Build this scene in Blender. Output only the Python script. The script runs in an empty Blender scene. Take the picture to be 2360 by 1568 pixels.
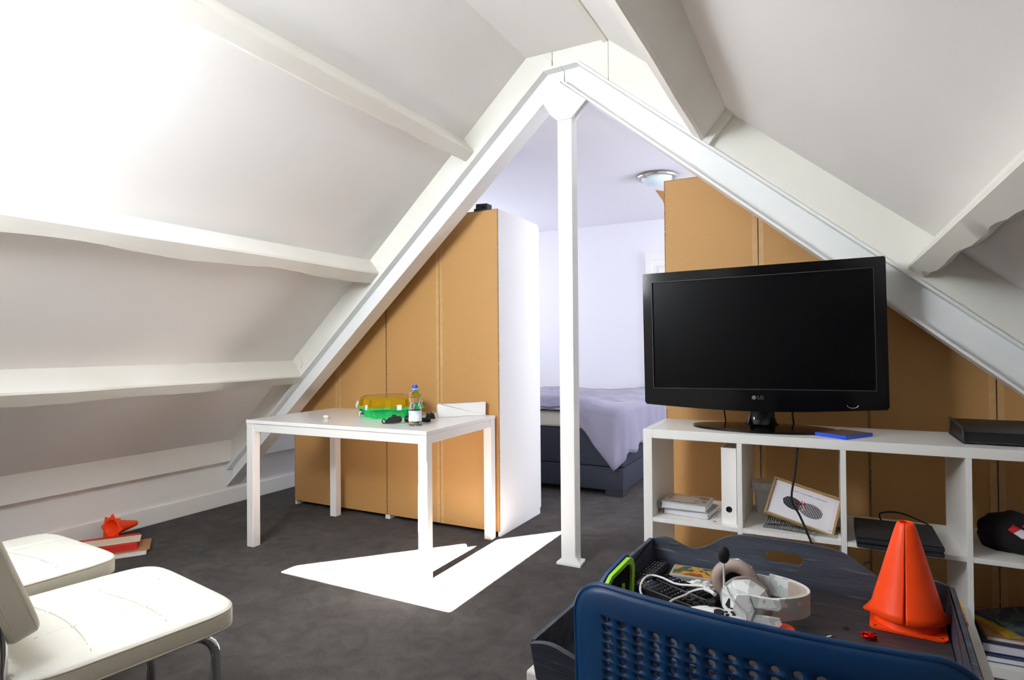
import bpy, bmesh, math, random
from mathutils import Vector, Matrix, noise as mnoise
from mathutils.geometry import delaunay_2d_cdt

S = bpy.context.scene
C = S.collection
PI = math.pi
random.seed(7)

# ------------------------------------------------------------------ camera
def make_camera():
    yaw, pitch, roll, f = .4838, .0107, -.0083, 1377.0
    fw = Vector((-math.sin(yaw)*math.cos(pitch), math.cos(yaw)*math.cos(pitch), math.sin(pitch)))
    r = Vector((math.cos(yaw), math.sin(yaw), 0)); u = r.cross(fw)
    r2 = r*math.cos(roll)+u*math.sin(roll); u2 = u*math.cos(roll)-r*math.sin(roll)
    m = Matrix((( r2.x, u2.x, -fw.x, 0), (r2.y, u2.y, -fw.y, 0), (r2.z, u2.z, -fw.z, 1.16), (0, 0, 0, 1)))
    cd = bpy.data.cameras.new('camera'); cd.sensor_width = 36; cd.sensor_fit = 'HORIZONTAL'
    cd.lens = f/2360*36; cd.clip_start = .03; cd.clip_end = 60
    co = bpy.data.objects.new('camera', cd); co.matrix_world = m; C.objects.link(co); S.camera = co
make_camera()

# ------------------------------------------------------------------ light
EXPOSURE = 0.0
SKY = 2.5
SUN = 720.0
WIN_FRONT, WIN_RIGHT, WIN_LEFT = 158.0, 132.0, 34.0
S.view_settings.view_transform = 'Standard'; S.view_settings.look = 'None'
S.view_settings.exposure = EXPOSURE; S.view_settings.gamma = 1; S.view_settings.use_curve_mapping = False
W = bpy.data.worlds.new('sky'); S.world = W; W.use_nodes = True
bg = W.node_tree.nodes['Background']; bg.inputs[0].default_value = (.80, .90, 1, 1); bg.inputs[1].default_value = SKY
S.cycles.max_bounces = 14; S.cycles.diffuse_bounces = 9; S.cycles.glossy_bounces = 4; S.cycles.transmission_bounces = 8
S.cycles.transparent_max_bounces = 10; S.cycles.caustics_reflective = False; S.cycles.caustics_refractive = False
S.cycles.sample_clamp_indirect = 8.0; S.cycles.blur_glossy = 1.0

def look_rot(d): return Vector(d).to_track_quat('-Z', 'Y').to_euler()
sd = bpy.data.lights.new('sun', 'SUN'); sd.energy = SUN; sd.angle = math.radians(.5); sd.color = (1, .96, .9)
so = bpy.data.objects.new('sun', sd); so.rotation_euler = look_rot((0, 1, -.82)); so.location = (-2, -4, 6); C.objects.link(so)
def area(name, loc, d, sx, sy, e, col):
    l = bpy.data.lights.new(name, 'AREA'); l.shape = 'RECTANGLE'; l.size = sx; l.size_y = sy; l.energy = e; l.color = col
    o = bpy.data.objects.new(name, l); o.location = loc; o.rotation_euler = look_rot(d); C.objects.link(o); return o
area('daylight_gable_window', (-2.02, .06, 2.15), (0, 1, 0), 1.25, 1.15, WIN_FRONT, (.88, .945, 1))
area('daylight_dormer_window', (1.93, 5.1, 1.55), (-1, 0, 0), 2.2, 1.3, WIN_RIGHT, (.90, .91, 1))
area('daylight_dormer_window_left', (-4.15, 5.2, 1.65), (1, 0, 0), 1.6, 1.1, WIN_LEFT, (.88, .89, 1))

# ------------------------------------------------------------------ materials
def lin(h):
    h = h.lstrip('#'); v = [int(h[i:i+2], 16)/255 for i in (0, 2, 4)]
    return tuple((c/12.92 if c <= .04045 else ((c+.055)/1.055)**2.4) for c in v)+(1,)
MATS = {}
def mat(name, col, rough=.5, metal=0, var=None, bump=None, spec=.5, trans=0, ior=1.45, alpha=1, sheen=0, coat=0, emit=0):
    """var=(scale, second colour, contrast[, stretch]); bump=(scale, strength, distance)"""
    m = bpy.data.materials.new(name); m.use_nodes = True; nt = m.node_tree; b = nt.nodes['Principled BSDF']
    b.inputs['Base Color'].default_value = lin(col); b.inputs['Roughness'].default_value = rough
    b.inputs['Metallic'].default_value = metal; b.inputs['Specular IOR Level'].default_value = spec
    b.inputs['Transmission Weight'].default_value = trans; b.inputs['IOR'].default_value = ior
    b.inputs['Alpha'].default_value = alpha; b.inputs['Sheen Weight'].default_value = sheen; b.inputs['Coat Weight'].default_value = coat
    tc = nt.nodes.new('ShaderNodeTexCoord')
    def noise(scale, stretch=None, detail=6):
        n = nt.nodes.new('ShaderNodeTexNoise'); n.inputs['Scale'].default_value = scale; n.inputs['Detail'].default_value = detail
        if stretch:
            mp = nt.nodes.new('ShaderNodeMapping'); mp.inputs['Scale'].default_value = stretch
            nt.links.new(tc.outputs['Object'], mp.inputs['Vector']); nt.links.new(mp.outputs['Vector'], n.inputs['Vector'])
        else: nt.links.new(tc.outputs['Object'], n.inputs['Vector'])
        return n
    if var:
        n = noise(var[0], var[3] if len(var) > 3 else None); r = nt.nodes.new('ShaderNodeValToRGB')
        k = var[2]; r.color_ramp.elements[0].position = .5-k; r.color_ramp.elements[1].position = .5+k
        r.color_ramp.elements[0].color = lin(col); r.color_ramp.elements[1].color = lin(var[1])
        nt.links.new(n.outputs['Fac'], r.inputs['Fac']); nt.links.new(r.outputs['Color'], b.inputs['Base Color'])
    if bump:
        n = noise(bump[0], bump[3] if len(bump) > 3 else None); bn = nt.nodes.new('ShaderNodeBump')
        bn.inputs['Strength'].default_value = bump[1]; bn.inputs['Distance'].default_value = bump[2]
        nt.links.new(n.outputs['Fac'], bn.inputs['Height']); nt.links.new(bn.outputs['Normal'], b.inputs['Normal'])
    MATS[name] = m; return m
def patches(name, cols, scale, rough=.5, stretch=None, coat=0, seed=0):
    """flat print: hard-edged irregular patches of several colours"""
    m = mat(name, cols[0], rough, coat=coat); nt = m.node_tree; b = nt.nodes['Principled BSDF']
    tc = nt.nodes.new('ShaderNodeTexCoord'); mp = nt.nodes.new('ShaderNodeMapping')
    mp.inputs['Scale'].default_value = stretch or (1, 1, 1); mp.inputs['Location'].default_value = (seed, seed*1.7, seed*.3)
    n = nt.nodes.new('ShaderNodeTexNoise'); n.inputs['Scale'].default_value = scale; n.inputs['Detail'].default_value = 4
    n.inputs['Distortion'].default_value = .6
    r = nt.nodes.new('ShaderNodeValToRGB'); r.color_ramp.interpolation = 'CONSTANT'
    k = len(cols)
    while len(r.color_ramp.elements) < k: r.color_ramp.elements.new(.5)
    for i, c in enumerate(cols):
        r.color_ramp.elements[i].position = 0 if i == 0 else .32+.36*(i-1)/max(1, k-2) if k > 2 else .5
        r.color_ramp.elements[i].color = lin(c)
    nt.links.new(tc.outputs['Object'], mp.inputs['Vector']); nt.links.new(mp.outputs['Vector'], n.inputs['Vector'])
    nt.links.new(n.outputs['Fac'], r.inputs['Fac']); nt.links.new(r.outputs['Color'], b.inputs['Base Color'])
    return m

mat('plaster', '#eceae8', .75, bump=(60, .08, .004))
mat('plaster_room2', '#ecebf0', .75, bump=(60, .08, .004))
mat('beam_paint', '#eeede8', .55, var=(3, '#e6e3d8', .3), bump=(25, .25, .006, (1, .15, 1)))
mat('steel_paint', '#eff0ef', .38, bump=(30, .05, .003))
mat('trim_paint', '#efeeea', .45, bump=(30, .06, .003))
mat('carpet', '#4d4644', .95, var=(2.6, '#363130', .22), bump=(420, .9, .01), spec=.1, sheen=.15)
def carpet_fibre():
    m = MATS['carpet']; nt = m.node_tree; b = nt.nodes['Principled BSDF']
    ramp = b.inputs['Base Color'].links[0].from_socket
    tc = nt.nodes.new('ShaderNodeTexCoord'); n = nt.nodes.new('ShaderNodeTexNoise'); n.inputs['Scale'].default_value = 190; n.inputs['Detail'].default_value = 3
    n2 = nt.nodes.new('ShaderNodeTexNoise'); n2.inputs['Scale'].default_value = 9; n2.inputs['Detail'].default_value = 8; n2.inputs['Distortion'].default_value = 1.2
    a = nt.nodes.new('ShaderNodeMath'); a.operation = 'ADD'
    mr = nt.nodes.new('ShaderNodeMapRange'); mr.inputs[1].default_value = .75; mr.inputs[2].default_value = 1.25; mr.inputs[3].default_value = .45; mr.inputs[4].default_value = 1.5
    mx = nt.nodes.new('ShaderNodeVectorMath'); mx.operation = 'SCALE'
    for k in (n, n2): nt.links.new(tc.outputs['Object'], k.inputs['Vector'])
    nt.links.new(n.outputs['Fac'], a.inputs[0]); nt.links.new(n2.outputs['Fac'], a.inputs[1]); nt.links.new(a.outputs[0], mr.inputs[0])
    nt.links.new(ramp, mx.inputs[0]); nt.links.new(mr.outputs[0], mx.inputs['Scale']); nt.links.new(mx.outputs[0], b.inputs['Base Color'])
carpet_fibre()
mat('hardboard', '#c0935a', .6, var=(140, '#b38750', .25), bump=(200, .1, .002))
mat('board_edge', '#6e4d2b', .8, var=(150, '#b08a58', .15))
mat('tape', '#c09660', .35, var=(30, '#c9a272', .2), coat=.2)
mat('white_laminate', '#f1f1f0', .3, bump=(120, .03, .002))
mat('white_gloss', '#f3f3f2', .16, bump=(20, .015, .002))
mat('white_lacquer', '#f0eeea', .35)
mat('tv_gloss', '#060607', .12, spec=.4)
mat('tv_screen', '#050506', .3, spec=.12)
mat('black_plastic', '#141416', .42)
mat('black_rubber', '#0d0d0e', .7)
mat('dark_grey', '#2b2c30', .5)
mat('silver', '#c9cbcd', .25, 1)
mat('chrome', '#d8d8da', .08, 1)
mat('nickel', '#b9b2ac', .25, 1)
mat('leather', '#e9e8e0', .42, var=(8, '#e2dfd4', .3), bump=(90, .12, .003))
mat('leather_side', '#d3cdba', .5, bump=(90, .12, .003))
mat('piping', '#cfc6b6', .5)
mat('frost_glass', '#dfeef2', .3, spec=.5)
mat('bed_fabric', '#40434f', .9, var=(160, '#33353f', .25), bump=(300, .3, .003), spec=.15)
mat('mattress', '#d9d2c6', .8, bump=(120, .1, .003))
mat('duvet', '#8d8a9c', .85, var=(5, '#858196', .3), bump=(14, .35, .02), spec=.2, sheen=.2)
mat('duvet_lining', '#d6d8de', .85)
mat('green_plastic', '#12b45c', .28, spec=.5)
mat('yellow_clear', '#ffc91a', .12, trans=.62, ior=1.2)
mat('seam', '#b8b2a2', .6)
mat('clear_clip', '#f2f4f5', .2)
mat('clear_plastic', '#f4f8fa', .04, trans=1, ior=1.18)
mat('water', '#f2f7fa', .02, trans=1, ior=1.25)
mat('bottle_label', '#eef4f7', .4, var=(30, '#c9dbe4', .12))
mat('cap_blue', '#1748d6', .35)
mat('stone', '#e8e0d2', .5)
mat('orange', '#ff4a12', .38, spec=.4)
mat('orange_cap', '#ff4b22', .35)
mat('red_board', '#c4221c', .5)
mat('cream_board', '#e4d6bd', .6)
mat('brown_board', '#a97a52', .7)
mat('white_board', '#e8e4df', .6)
mat('tray_floor', '#3a3537', .5, var=(6, '#2a2628', .2, (.5, 6, 6)), bump=(40, .3, .004, (.4, 4, 4)))
mat('tray_paint', '#474d5b', .5, var=(6, '#2b2d36', .2, (.5, 6, 6)), bump=(40, .3, .004, (.4, 4, 4)))
def tray_wear():
    m = MATS['tray_paint']; nt = m.node_tree; b = nt.nodes['Principled BSDF']
    src = b.inputs['Base Color'].links[0].from_socket
    tc = nt.nodes.new('ShaderNodeTexCoord'); mp = nt.nodes.new('ShaderNodeMapping'); mp.inputs['Scale'].default_value = (2, 26, 26)
    n = nt.nodes.new('ShaderNodeTexNoise'); n.inputs['Scale'].default_value = 5; n.inputs['Detail'].default_value = 9
    mr = nt.nodes.new('ShaderNodeMapRange'); mr.inputs[1].default_value = .60; mr.inputs[2].default_value = .75
    mx = nt.nodes.new('ShaderNodeMix'); mx.data_type = 'RGBA'; mx.inputs[7].default_value = lin('#767985')
    nt.links.new(tc.outputs['Object'], mp.inputs[0]); nt.links.new(mp.outputs[0], n.inputs['Vector']); nt.links.new(n.outputs['Fac'], mr.inputs[0])
    nt.links.new(mr.outputs[0], mx.inputs[0]); nt.links.new(src, mx.inputs[6]); nt.links.new(mx.outputs[2], b.inputs['Base Color'])
tray_wear()
mat('blue_plastic', '#07345f', .38, spec=.4)
mat('blue_case', '#1550d8', .25, coat=.3)
mat('dark_blue', '#143a6e', .5)
mat('lime', '#8fc922', .45)
mat('black_mesh', '#15181a', .9, bump=(400, .5, .003))
mat('grey_card', '#8f918f', .8)
mat('oak_frame', '#a98f5f', .55, var=(20, '#93794b', .25, (1, 1, 8)))
mat('mount_card', '#e4dce2', .6)
mat('white_plastic', '#e9e8e8', .35)
mat('beige_pad', '#a9968c', .7)
mat('headband_pad', '#bfae9f', .7)
mat('red_plastic', '#a3201f', .4)
mat('paper', '#e6e4ea', .7)
mat('silver_cover', '#9fa09e', .35, coat=.3)
mat('foil_red', '#d01812', .18, .8)
mat('wood_floor', '#b08a5a', .6)
mat('black_cloth', '#141114', .95, bump=(200, .4, .004))
mat('red_cloth', '#c21f1f', .85)
mat('white_cloth', '#dcd8dc', .85)
mat('worn_white', '#e9e6e0', .4, var=(7, '#d8d2c8', .2))
mat('teal_cover', '#2c5a5e', .5)
mat('yellow_cover', '#b98f2a', .5)
mat('green_cover', '#3f7a3c', .5)
mat('navy_cover', '#1b2650', .4)
mat('button_white', '#d9d9dc', .5)
mat('button_dark', '#2e2f33', .4)
patches('camo', ['#e9e9e8', '#c9cfcb', '#eeeeee', '#b4bdb6'], 16, .45, seed=2)
patches('print_orange', ['#2a2a1e', '#8a4d1c', '#c88a2e', '#3a5a48', '#7a2a18'], 14, .25, coat=.5, seed=3)
patches('print_game', ['#3c4450', '#8a5a4a', '#6d6f78', '#4a2f36', '#9aa3a8'], 16, .2, coat=.5, seed=5)
patches('print_album', ['#5d5450', '#8a6f66', '#a9a7a2', '#6f5048'], 12, .25, coat=.5, seed=8)
patches('print_magazine', ['#e9e3d2', '#3f7fc4', '#d9a02a', '#b8452a', '#e9e3d2'], 14, .4, seed=11)
patches('print_comic', ['#1f3a44', '#58706a', '#2b3f5a', '#6f6f62'], 14, .4, seed=14)
patches('print_label', ['#2f8f5a', '#1c4a3a', '#55b07a'], 20, .4, seed=17)

# ------------------------------------------------------------------ mesh helpers
def fin(name, bm, m, parent=None, smooth=True, angle=38, mats=None):
    bmesh.ops.recalc_face_normals(bm, faces=bm.faces)
    me = bpy.data.meshes.new(name); bm.to_mesh(me); bm.free()
    for mm in (mats or [m]): me.materials.append(MATS[mm] if isinstance(mm, str) else mm)
    if smooth:
        me.polygons.foreach_set('use_smooth', [True]*len(me.polygons)); me.set_sharp_from_angle(angle=math.radians(angle))
    o = bpy.data.objects.new(name, me); C.objects.link(o)
    if parent is not None: o.parent = parent
    return o
def thing(name, label, cat, loc=(0, 0, 0), rz=0, group=None, rot=None):
    o = bpy.data.objects.new(name, None); C.objects.link(o); o.empty_display_size = .05
    o.location = loc; o.rotation_euler = rot or (0, 0, rz); o['label'] = label; o['category'] = cat
    if group: o['group'] = group
    return o
def tag(o, label, cat, group=None):
    o['label'] = label; o['category'] = cat
    if group: o['group'] = group
    return o
def struct(o): o['kind'] = 'structure'; return o
def bbox(bm, x0, x1, y0, y1, z0, z1, bev=0, seg=2, M=None, mi=0):
    t = bmesh.new(); bmesh.ops.create_cube(t, size=1)
    for v in t.verts: v.co = Vector(((x0+x1)/2+v.co.x*(x1-x0), (y0+y1)/2+v.co.y*(y1-y0), (z0+z1)/2+v.co.z*(z1-z0)))
    if bev: bmesh.ops.bevel(t, geom=t.edges[:], offset=bev, segments=seg, profile=.5, affect='EDGES')
    if M is not None: bmesh.ops.transform(t, matrix=M, verts=t.verts)
    for f in t.faces: f.material_index = mi
    me = bpy.data.meshes.new('_'); t.to_mesh(me); t.free(); bm.from_mesh(me); bpy.data.meshes.remove(me)
def box(name, x, y, z, m, parent=None, bev=0, seg=2, M=None):
    bm = bmesh.new(); bbox(bm, x[0], x[1], y[0], y[1], z[0], z[1], bev, seg, M); return fin(name, bm, m, parent, True, 15)
def inside(p, loops):
    c = False
    for l in loops:
        for i in range(len(l)):
            (x1, y1), (x2, y2) = l[i], l[(i+1) % len(l)]
            if (y1 > p.y) != (y2 > p.y) and p.x < (x2-x1)*(p.y-y1)/(y2-y1)+x1: c = not c
    return c
def plate_bm(bm, loops, mp, w0, w1):
    """extrude a polygon (first loop outer, the others holes); mp(u,v,w) -> point"""
    flat = [p for l in loops for p in l]
    eds, k = [], 0
    for l in loops: eds += [(k+i, k+(i+1) % len(l)) for i in range(len(l))]; k += len(l)
    vs, es, fs, orig, _, _ = delaunay_2d_cdt([Vector((p[0], p[1])) for p in flat], eds, [], 0, 1e-7)
    fs = [f for f in fs if inside(sum((vs[i] for i in f), Vector((0, 0)))/len(f), loops)]
    a = [bm.verts.new(mp(p[0], p[1], w0)) for p in vs]; b = [bm.verts.new(mp(p[0], p[1], w1)) for p in vs]
    cnt = {}
    for f in fs:
        bm.faces.new([a[i] for i in f]); bm.faces.new([b[i] for i in reversed(f)])
        for i in range(len(f)): k = tuple(sorted((f[i], f[(i+1) % len(f)]))); cnt[k] = cnt.get(k, 0)+1
    for (i, j), c in cnt.items():
        if c == 1: bm.faces.new([a[i], a[j], b[j], b[i]])
    for v in [v for v in a+b if not v.link_faces]: bm.verts.remove(v)
XZ = lambda u, v, w: Vector((u, w, v))
YZ = lambda u, v, w: Vector((w, u, v))
XY = lambda u, v, w: Vector((u, v, w))
def plate(name, loops, mp, w0, w1, m, parent=None, smooth=True, bev=0):
    bm = bmesh.new()
    if not isinstance(loops[0][0], (tuple, list, Vector)): loops = [loops]
    plate_bm(bm, loops, mp, w0, w1)
    return fin(name, bm, m, parent, smooth)
def tube_bm(bm, pts, r, seg=10, cap=True, closed=False):
    pts = [Vector(p) for p in pts]; n = len(pts); rings = []; prev = None
    for i, p in enumerate(pts):
        if closed: d = pts[(i+1) % n]-pts[i-1]
        else: d = pts[min(i+1, n-1)]-pts[max(i-1, 0)]
        d.normalize()
        if prev is None:
            a = d.cross(Vector((0, 0, 1)))
            if a.length < 1e-3: a = d.cross(Vector((0, 1, 0)))
        else: a = prev-d*prev.dot(d)
        a.normalize(); prev = a; b = d.cross(a)
        rr = r[i] if isinstance(r, (list, tuple)) else r
        rings.append([bm.verts.new(p+(a*math.cos(2*PI*k/seg)+b*math.sin(2*PI*k/seg))*rr) for k in range(seg)])
    for i in range(n if closed else n-1):
        A, B = rings[i], rings[(i+1) % n]
        for k in range(seg): bm.faces.new([A[k], A[(k+1) % seg], B[(k+1) % seg], B[k]])
    if cap and not closed: bm.faces.new(rings[0][::-1]); bm.faces.new(rings[-1])
def tube(name, pts, r, m, parent=None, seg=10, closed=False):
    bm = bmesh.new(); tube_bm(bm, pts, r, seg, closed=closed); return fin(name, bm, m, parent, True, 60)
def lathe_bm(bm, prof, seg=32, M=None, ax=(1, 1)):
    rings = []; new = []
    for r, z in prof:
        if r < 1e-6: v = [bm.verts.new((0, 0, z))]
        else: v = [bm.verts.new((r*ax[0]*math.cos(2*PI*k/seg), r*ax[1]*math.sin(2*PI*k/seg), z)) for k in range(seg)]
        rings.append(v); new += v
    for A, B in zip(rings, rings[1:]):
        for k in range(seg):
            q = []
            for v in (A[k % len(A)], A[(k+1) % len(A)], B[(k+1) % len(B)], B[k % len(B)]):
                if v not in q: q.append(v)
            if len(q) > 2:
                try: bm.faces.new(q)
                except ValueError: pass
    if M is not None: bmesh.ops.transform(bm, matrix=M, verts=new)
def lathe(name, prof, m, parent=None, seg=32, M=None, ax=(1, 1), angle=38):
    bm = bmesh.new(); lathe_bm(bm, prof, seg, M, ax); return fin(name, bm, m, parent, True, angle)
def smooth_path(pts, n=8):
    pts = [Vector(p) for p in pts]; out = []
    for i in range(len(pts)-1):
        p0 = pts[max(i-1, 0)]; p1 = pts[i]; p2 = pts[i+1]; p3 = pts[min(i+2, len(pts)-1)]
        for k in range(n):
            t = k/n
            out.append(.5*((2*p1)+(p2-p0)*t+(2*p0-5*p1+4*p2-p3)*t*t+(3*p1-p0-3*p2+p3)*t**3))
    out.append(pts[-1]); return out
def rrect(w, h, r, n=6, cx=0, cy=0):
    out = []
    for sx, sy, a0 in ((1, 1, 0), (-1, 1, PI/2), (-1, -1, PI), (1, -1, 1.5*PI)):
        for k in range(n+1):
            a = a0+PI/2*k/n; out.append((cx+sx*(w/2-r)+r*math.cos(a), cy+sy*(h/2-r)+r*math.sin(a)))
    return out
def text_mesh(name, body, size, m, parent, M, extr=.0006):
    cu = bpy.data.curves.new('_t', 'FONT'); cu.body = body; cu.size = size; cu.extrude = extr; cu.align_x = 'CENTER'; cu.align_y = 'CENTER'
    t = bpy.data.objects.new('_t', cu); C.objects.link(t)
    dg = bpy.context.evaluated_depsgraph_get(); me = bpy.data.meshes.new_from_object(t.evaluated_get(dg))
    bpy.data.objects.remove(t); bpy.data.curves.remove(cu)
    me.name = name; me.materials.clear(); me.materials.append(MATS[m]); me.transform(M)
    o = bpy.data.objects.new(name, me); C.objects.link(o); o.parent = parent; return o
def copy_tree(o, parent=None):
    c = o.copy(); C.objects.link(c); c.parent = parent
    for ch in list(o.children): copy_tree(ch, c)
    return c
def cushion_bm(bm, w, d, h, r, seg=72, N=16, crown=.0, groove=None, M=None, power=4):
    """rounded upholstered block: superellipse plan, rounded rim, crowned top; base at z=0"""
    new = []
    def plan(a):
        c, s = math.cos(a), math.sin(a)
        return Vector((math.copysign(abs(c)**(2/power), c)*w/2, math.copysign(abs(s)**(2/power), s)*d/2))
    rows = []
    for inset, z in [(r*(1-math.sin(k/5*PI/2)), r*(1-math.cos(k/5*PI/2))) for k in range(6)]+[(r*(1-math.cos(k/5*PI/2)), h-r+r*math.sin(k/5*PI/2)) for k in range(6)]:
        ring = []
        for k in range(seg):
            p = plan(2*PI*k/seg); q = Vector((p.x*(1-inset/(w/2)), p.y*(1-inset/(d/2)), z)); ring.append(bm.verts.new(q))
        rows.append(ring); new += ring
    # top: concentric rings so that crown and grooves have vertices
    last = rows[-1]
    for j in range(1, N+1):
        f = 1-j/N
        if j == N:
            c = bm.verts.new((0, 0, h+crown)); rows.append([c]); new.append(c); break
        ring = []
        for v in last:
            x, y = v.co.x*f, v.co.y*f
            z = h+crown*(1-(x/(w/2))**2)*(1-(y/(d/2))**2)
            if groove: z -= groove(x, y)
            ring.append(bm.verts.new((x, y, z)))
        rows.append(ring); new += ring
    for A, B in zip(rows, rows[1:]):
        for k in range(seg):
            if len(B) == 1: bm.faces.new([A[k], A[(k+1) % seg], B[0]])
            else: bm.faces.new([A[k], A[(k+1) % seg], B[(k+1) % seg], B[k]])
    bm.faces.new(rows[0][::-1])
    if M is not None: bmesh.ops.transform(bm, matrix=M, verts=new)
T = Matrix.Translation
RX = lambda a: Matrix.Rotation(a, 4, 'X')
RY = lambda a: Matrix.Rotation(a, 4, 'Y')
RZ = lambda a: Matrix.Rotation(a, 4, 'Z')
# ------------------------------------------------------------------ setting: room shell
XL, XR, YF, YB, YS = -3.97, 1.75, .20, 6.5, 2.95       # left / right walls, gable wall, back wall, steel frame plane
ZC = 2.53
def roofL(x): return 2.764-.9225*(-1.454-x)
def roofR(x): return 2.757-.837*(x+.991)

floor = struct(box('floor', (-4.2, 2.0), (-1.4, 6.8), (-.1, 0), 'carpet'))
# left wall: low knee wall in the attic, full height behind the steel frame, with a dormer window opening
wl = struct(plate('wall_left', [[(.1, 0), (6.6, 0), (6.6, 2.65), (3.06, 2.65), (3.06, .52), (.1, .52)],
                                [(4.5, 1.15), (5.9, 1.15), (5.9, 2.15), (4.5, 2.15)]], YZ, XL-.12, XL, 'plaster'))
wr = struct(plate('wall_right', [[(.1, 0), (6.6, 0), (6.6, 2.65), (3.06, 2.65), (3.06, .6), (.1, .6)],
                                 [(4.1, .95), (6.1, .95), (6.1, 2.15), (4.1, 2.15)]], YZ, XR, XR+.12, 'plaster'))
def window(name, yc, w, z0, z1, x, d):
    bm = bmesh.new(); t = .06
    for a in (yc-w/2, yc-t/2, yc+w/2-t): bbox(bm, min(x, x+d), max(x, x+d), a, a+t, z0, z1)
    for z in (z0, z1-t): bbox(bm, min(x, x+d), max(x, x+d), yc-w/2, yc+w/2, z, z+t)
    return struct(fin(name, bm, 'trim_paint'))
window('window_1', 5.1, 2.0, .95, 2.15, XR+.03, .06)
window('window_2', 5.2, 1.4, 1.15, 2.15, XL-.09, .06)
struct(box('trim_1', (XL, XL+.045), (YF, YB), (.325, .50), 'trim_paint', bev=.004))
struct(box('baseboard_left', (XL, XL+.016), (YF, YB), (0, .112), 'trim_paint', bev=.003))
struct(box('baseboard_back', (XL, XR), (YB-.016, YB), (0, .10), 'trim_paint', bev=.003))
# sloping ceilings of the attic, with purlins and rafters as parts
cl = struct(plate('ceiling_left', [(-4.1, roofL(-4.1)), (-1.454, 2.764), (-1.454, 2.86), (-4.1, roofL(-4.1)+.1)], XZ, .1, 3.05, 'plaster'))
cr = struct(plate('ceiling_right', [(-.991, 2.757), (1.88, roofR(1.88)), (1.88, roofR(1.88)+.1), (-.991, 2.857)], XZ, .1, 3.05, 'plaster'))
struct(plate('ceiling_ridge', [(-1.5, 2.762), (-.95, 2.758), (-.95, 2.86), (-1.5, 2.86)], XZ, .1, 3.05, 'plaster'))
struct(box('trim_2', (-1.012, -.985), (YF, 2.99), (2.742, 2.766), 'beam_paint', bev=.003))
def purlin(parent, x, rf, sgn, wid, dep, wobble=0, y0=YF, y1=2.985):
    """hewn beam along the roof; x = where its upper side meets the slope; section wid along the slope, dep off it"""
    sl = -.9225 if sgn < 0 else -.837
    if sgn < 0: down = Vector((-1, 0, -.9225)).normalized(); nrm = Vector((.9225, 0, -1)).normalized()
    else: down = Vector((1, 0, -.837)).normalized(); nrm = Vector((-.837, 0, -1)).normalized()
    p0 = Vector((x, 0, rf(x))); bm = bmesh.new(); rows = []; n = 44
    for i in range(n+1):
        y = y0+(y1-y0)*i/n
        w1 = mnoise.noise(Vector((y*2.3+x*7, 1.3, 0)))*.006*wobble; w2 = mnoise.noise(Vector((y*2.0+x*5, 5.1, 0)))*.014*wobble
        w3 = mnoise.noise(Vector((y*9, 9.7, x)))*.004*wobble
        if wobble > 2: w2 = w2*.6-.020*math.exp(-((y-2.84)/.05)**2)
        sec = [p0-nrm*.03, p0+nrm*(dep-.008+w1), p0+nrm*(dep+w1)+down*.008, p0+nrm*(dep+w1)+down*(wid-.010+w2+w3), p0+nrm*(dep-.012)+down*(wid+w2+w3), p0-nrm*.03+down*wid]
        rows.append([bm.verts.new(Vector((q.x, y, q.z))) for q in sec])
    for A, B in zip(rows, rows[1:]):
        for k in range(6): bm.faces.new([A[k], A[(k+1) % 6], B[(k+1) % 6], B[k]])
    bm.faces.new(rows[0][::-1]); bm.faces.new(rows[-1])
    return fin('purlin', bm, 'beam_paint', parent, True, 30)
purlin(cl, -1.872, roofL, -1, .085, .118, 1)
purlin(cl, -2.585, roofL, -1, .095, .118, 1.6)
purlin(cl, -3.285, roofL, -1, .095, .150, 1.2)
purlin(cr, -.455, roofR, 1, .075, .170, .5)
purlin(cr, .398, roofR, 1, .085, .158, 3)
# rafters of painted timber lying on the steel beams
def stL(x): return 2.673-.917*(-1.343-x)
def stR(x): return 2.678-.837*(x+1.155)
def midL(x): return stL(x)+.075
plate('rafter', [(-4.0, stL(-4.0)), (-1.343, 2.673), (-1.30, 2.674), (-1.30, 2.711), (-1.343, midL(-1.343)-.002), (-4.0, midL(-4.0)-.002)], XZ, 2.962, 3.045, 'beam_paint', cl)
plate('rafter', [(-4.0, midL(-4.0)), (-1.343, midL(-1.343)), (-1.30, 2.713), (-1.30, 2.763), (-1.46, 2.765), (-4.0, roofL(-4.0)+.01)], XZ, 2.969, 3.045, 'beam_paint', cl)
plate('rafter', [(-1.297, 2.674), (-1.155, 2.678), (-.985, stR(-.985)), (-.985, 2.757), (-.99, 2.762), (-1.297, 2.763)], XZ, 2.972, 3.045, 'beam_paint', cl)
plate('rafter', [(-.981, stR(-.981)), (1.78, stR(1.78)), (1.78, roofR(1.78)+.01), (-.981, roofR(-.981)+.005)], XZ, 2.968, 3.045, 'beam_paint', cr)
plate('batten', [(-.3975, 2.262), (-.5065, 2.13), (-.4795, 2.1075), (-.3705, 2.2395)], XZ, 2.925, 2.968, 'beam_paint', cr)
plate('batten', [(-3.24, 1.10), (-3.20, 1.02), (-3.175, 1.045), (-3.215, 1.122)], XZ, 2.950, 2.968, 'beam_paint', cl)
# infill above the roof line between the attic and the dormer room
struct(plate('wall_middle', [(-4.1, roofL(-4.1)), (-1.454, 2.764), (-.991, 2.757), (1.88, roofR(1.88)), (1.88, 2.9), (-4.1, 2.9)], XZ, 3.05, 3.12, 'plaster_room2'))
struct(box('ceiling', (-4.1, 1.88), (3.12, 6.6), (ZC, ZC+.1), 'plaster_room2'))
struct(box('trim_3', (-1.62, -.62), (3.05, 3.13), (ZC-.005, 2.78), 'plaster_room2'))
wb = struct(box('wall_back', (-4.1, 1.88), (YB, YB+.1), (0, 2.65), 'plaster_room2'))
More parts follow.
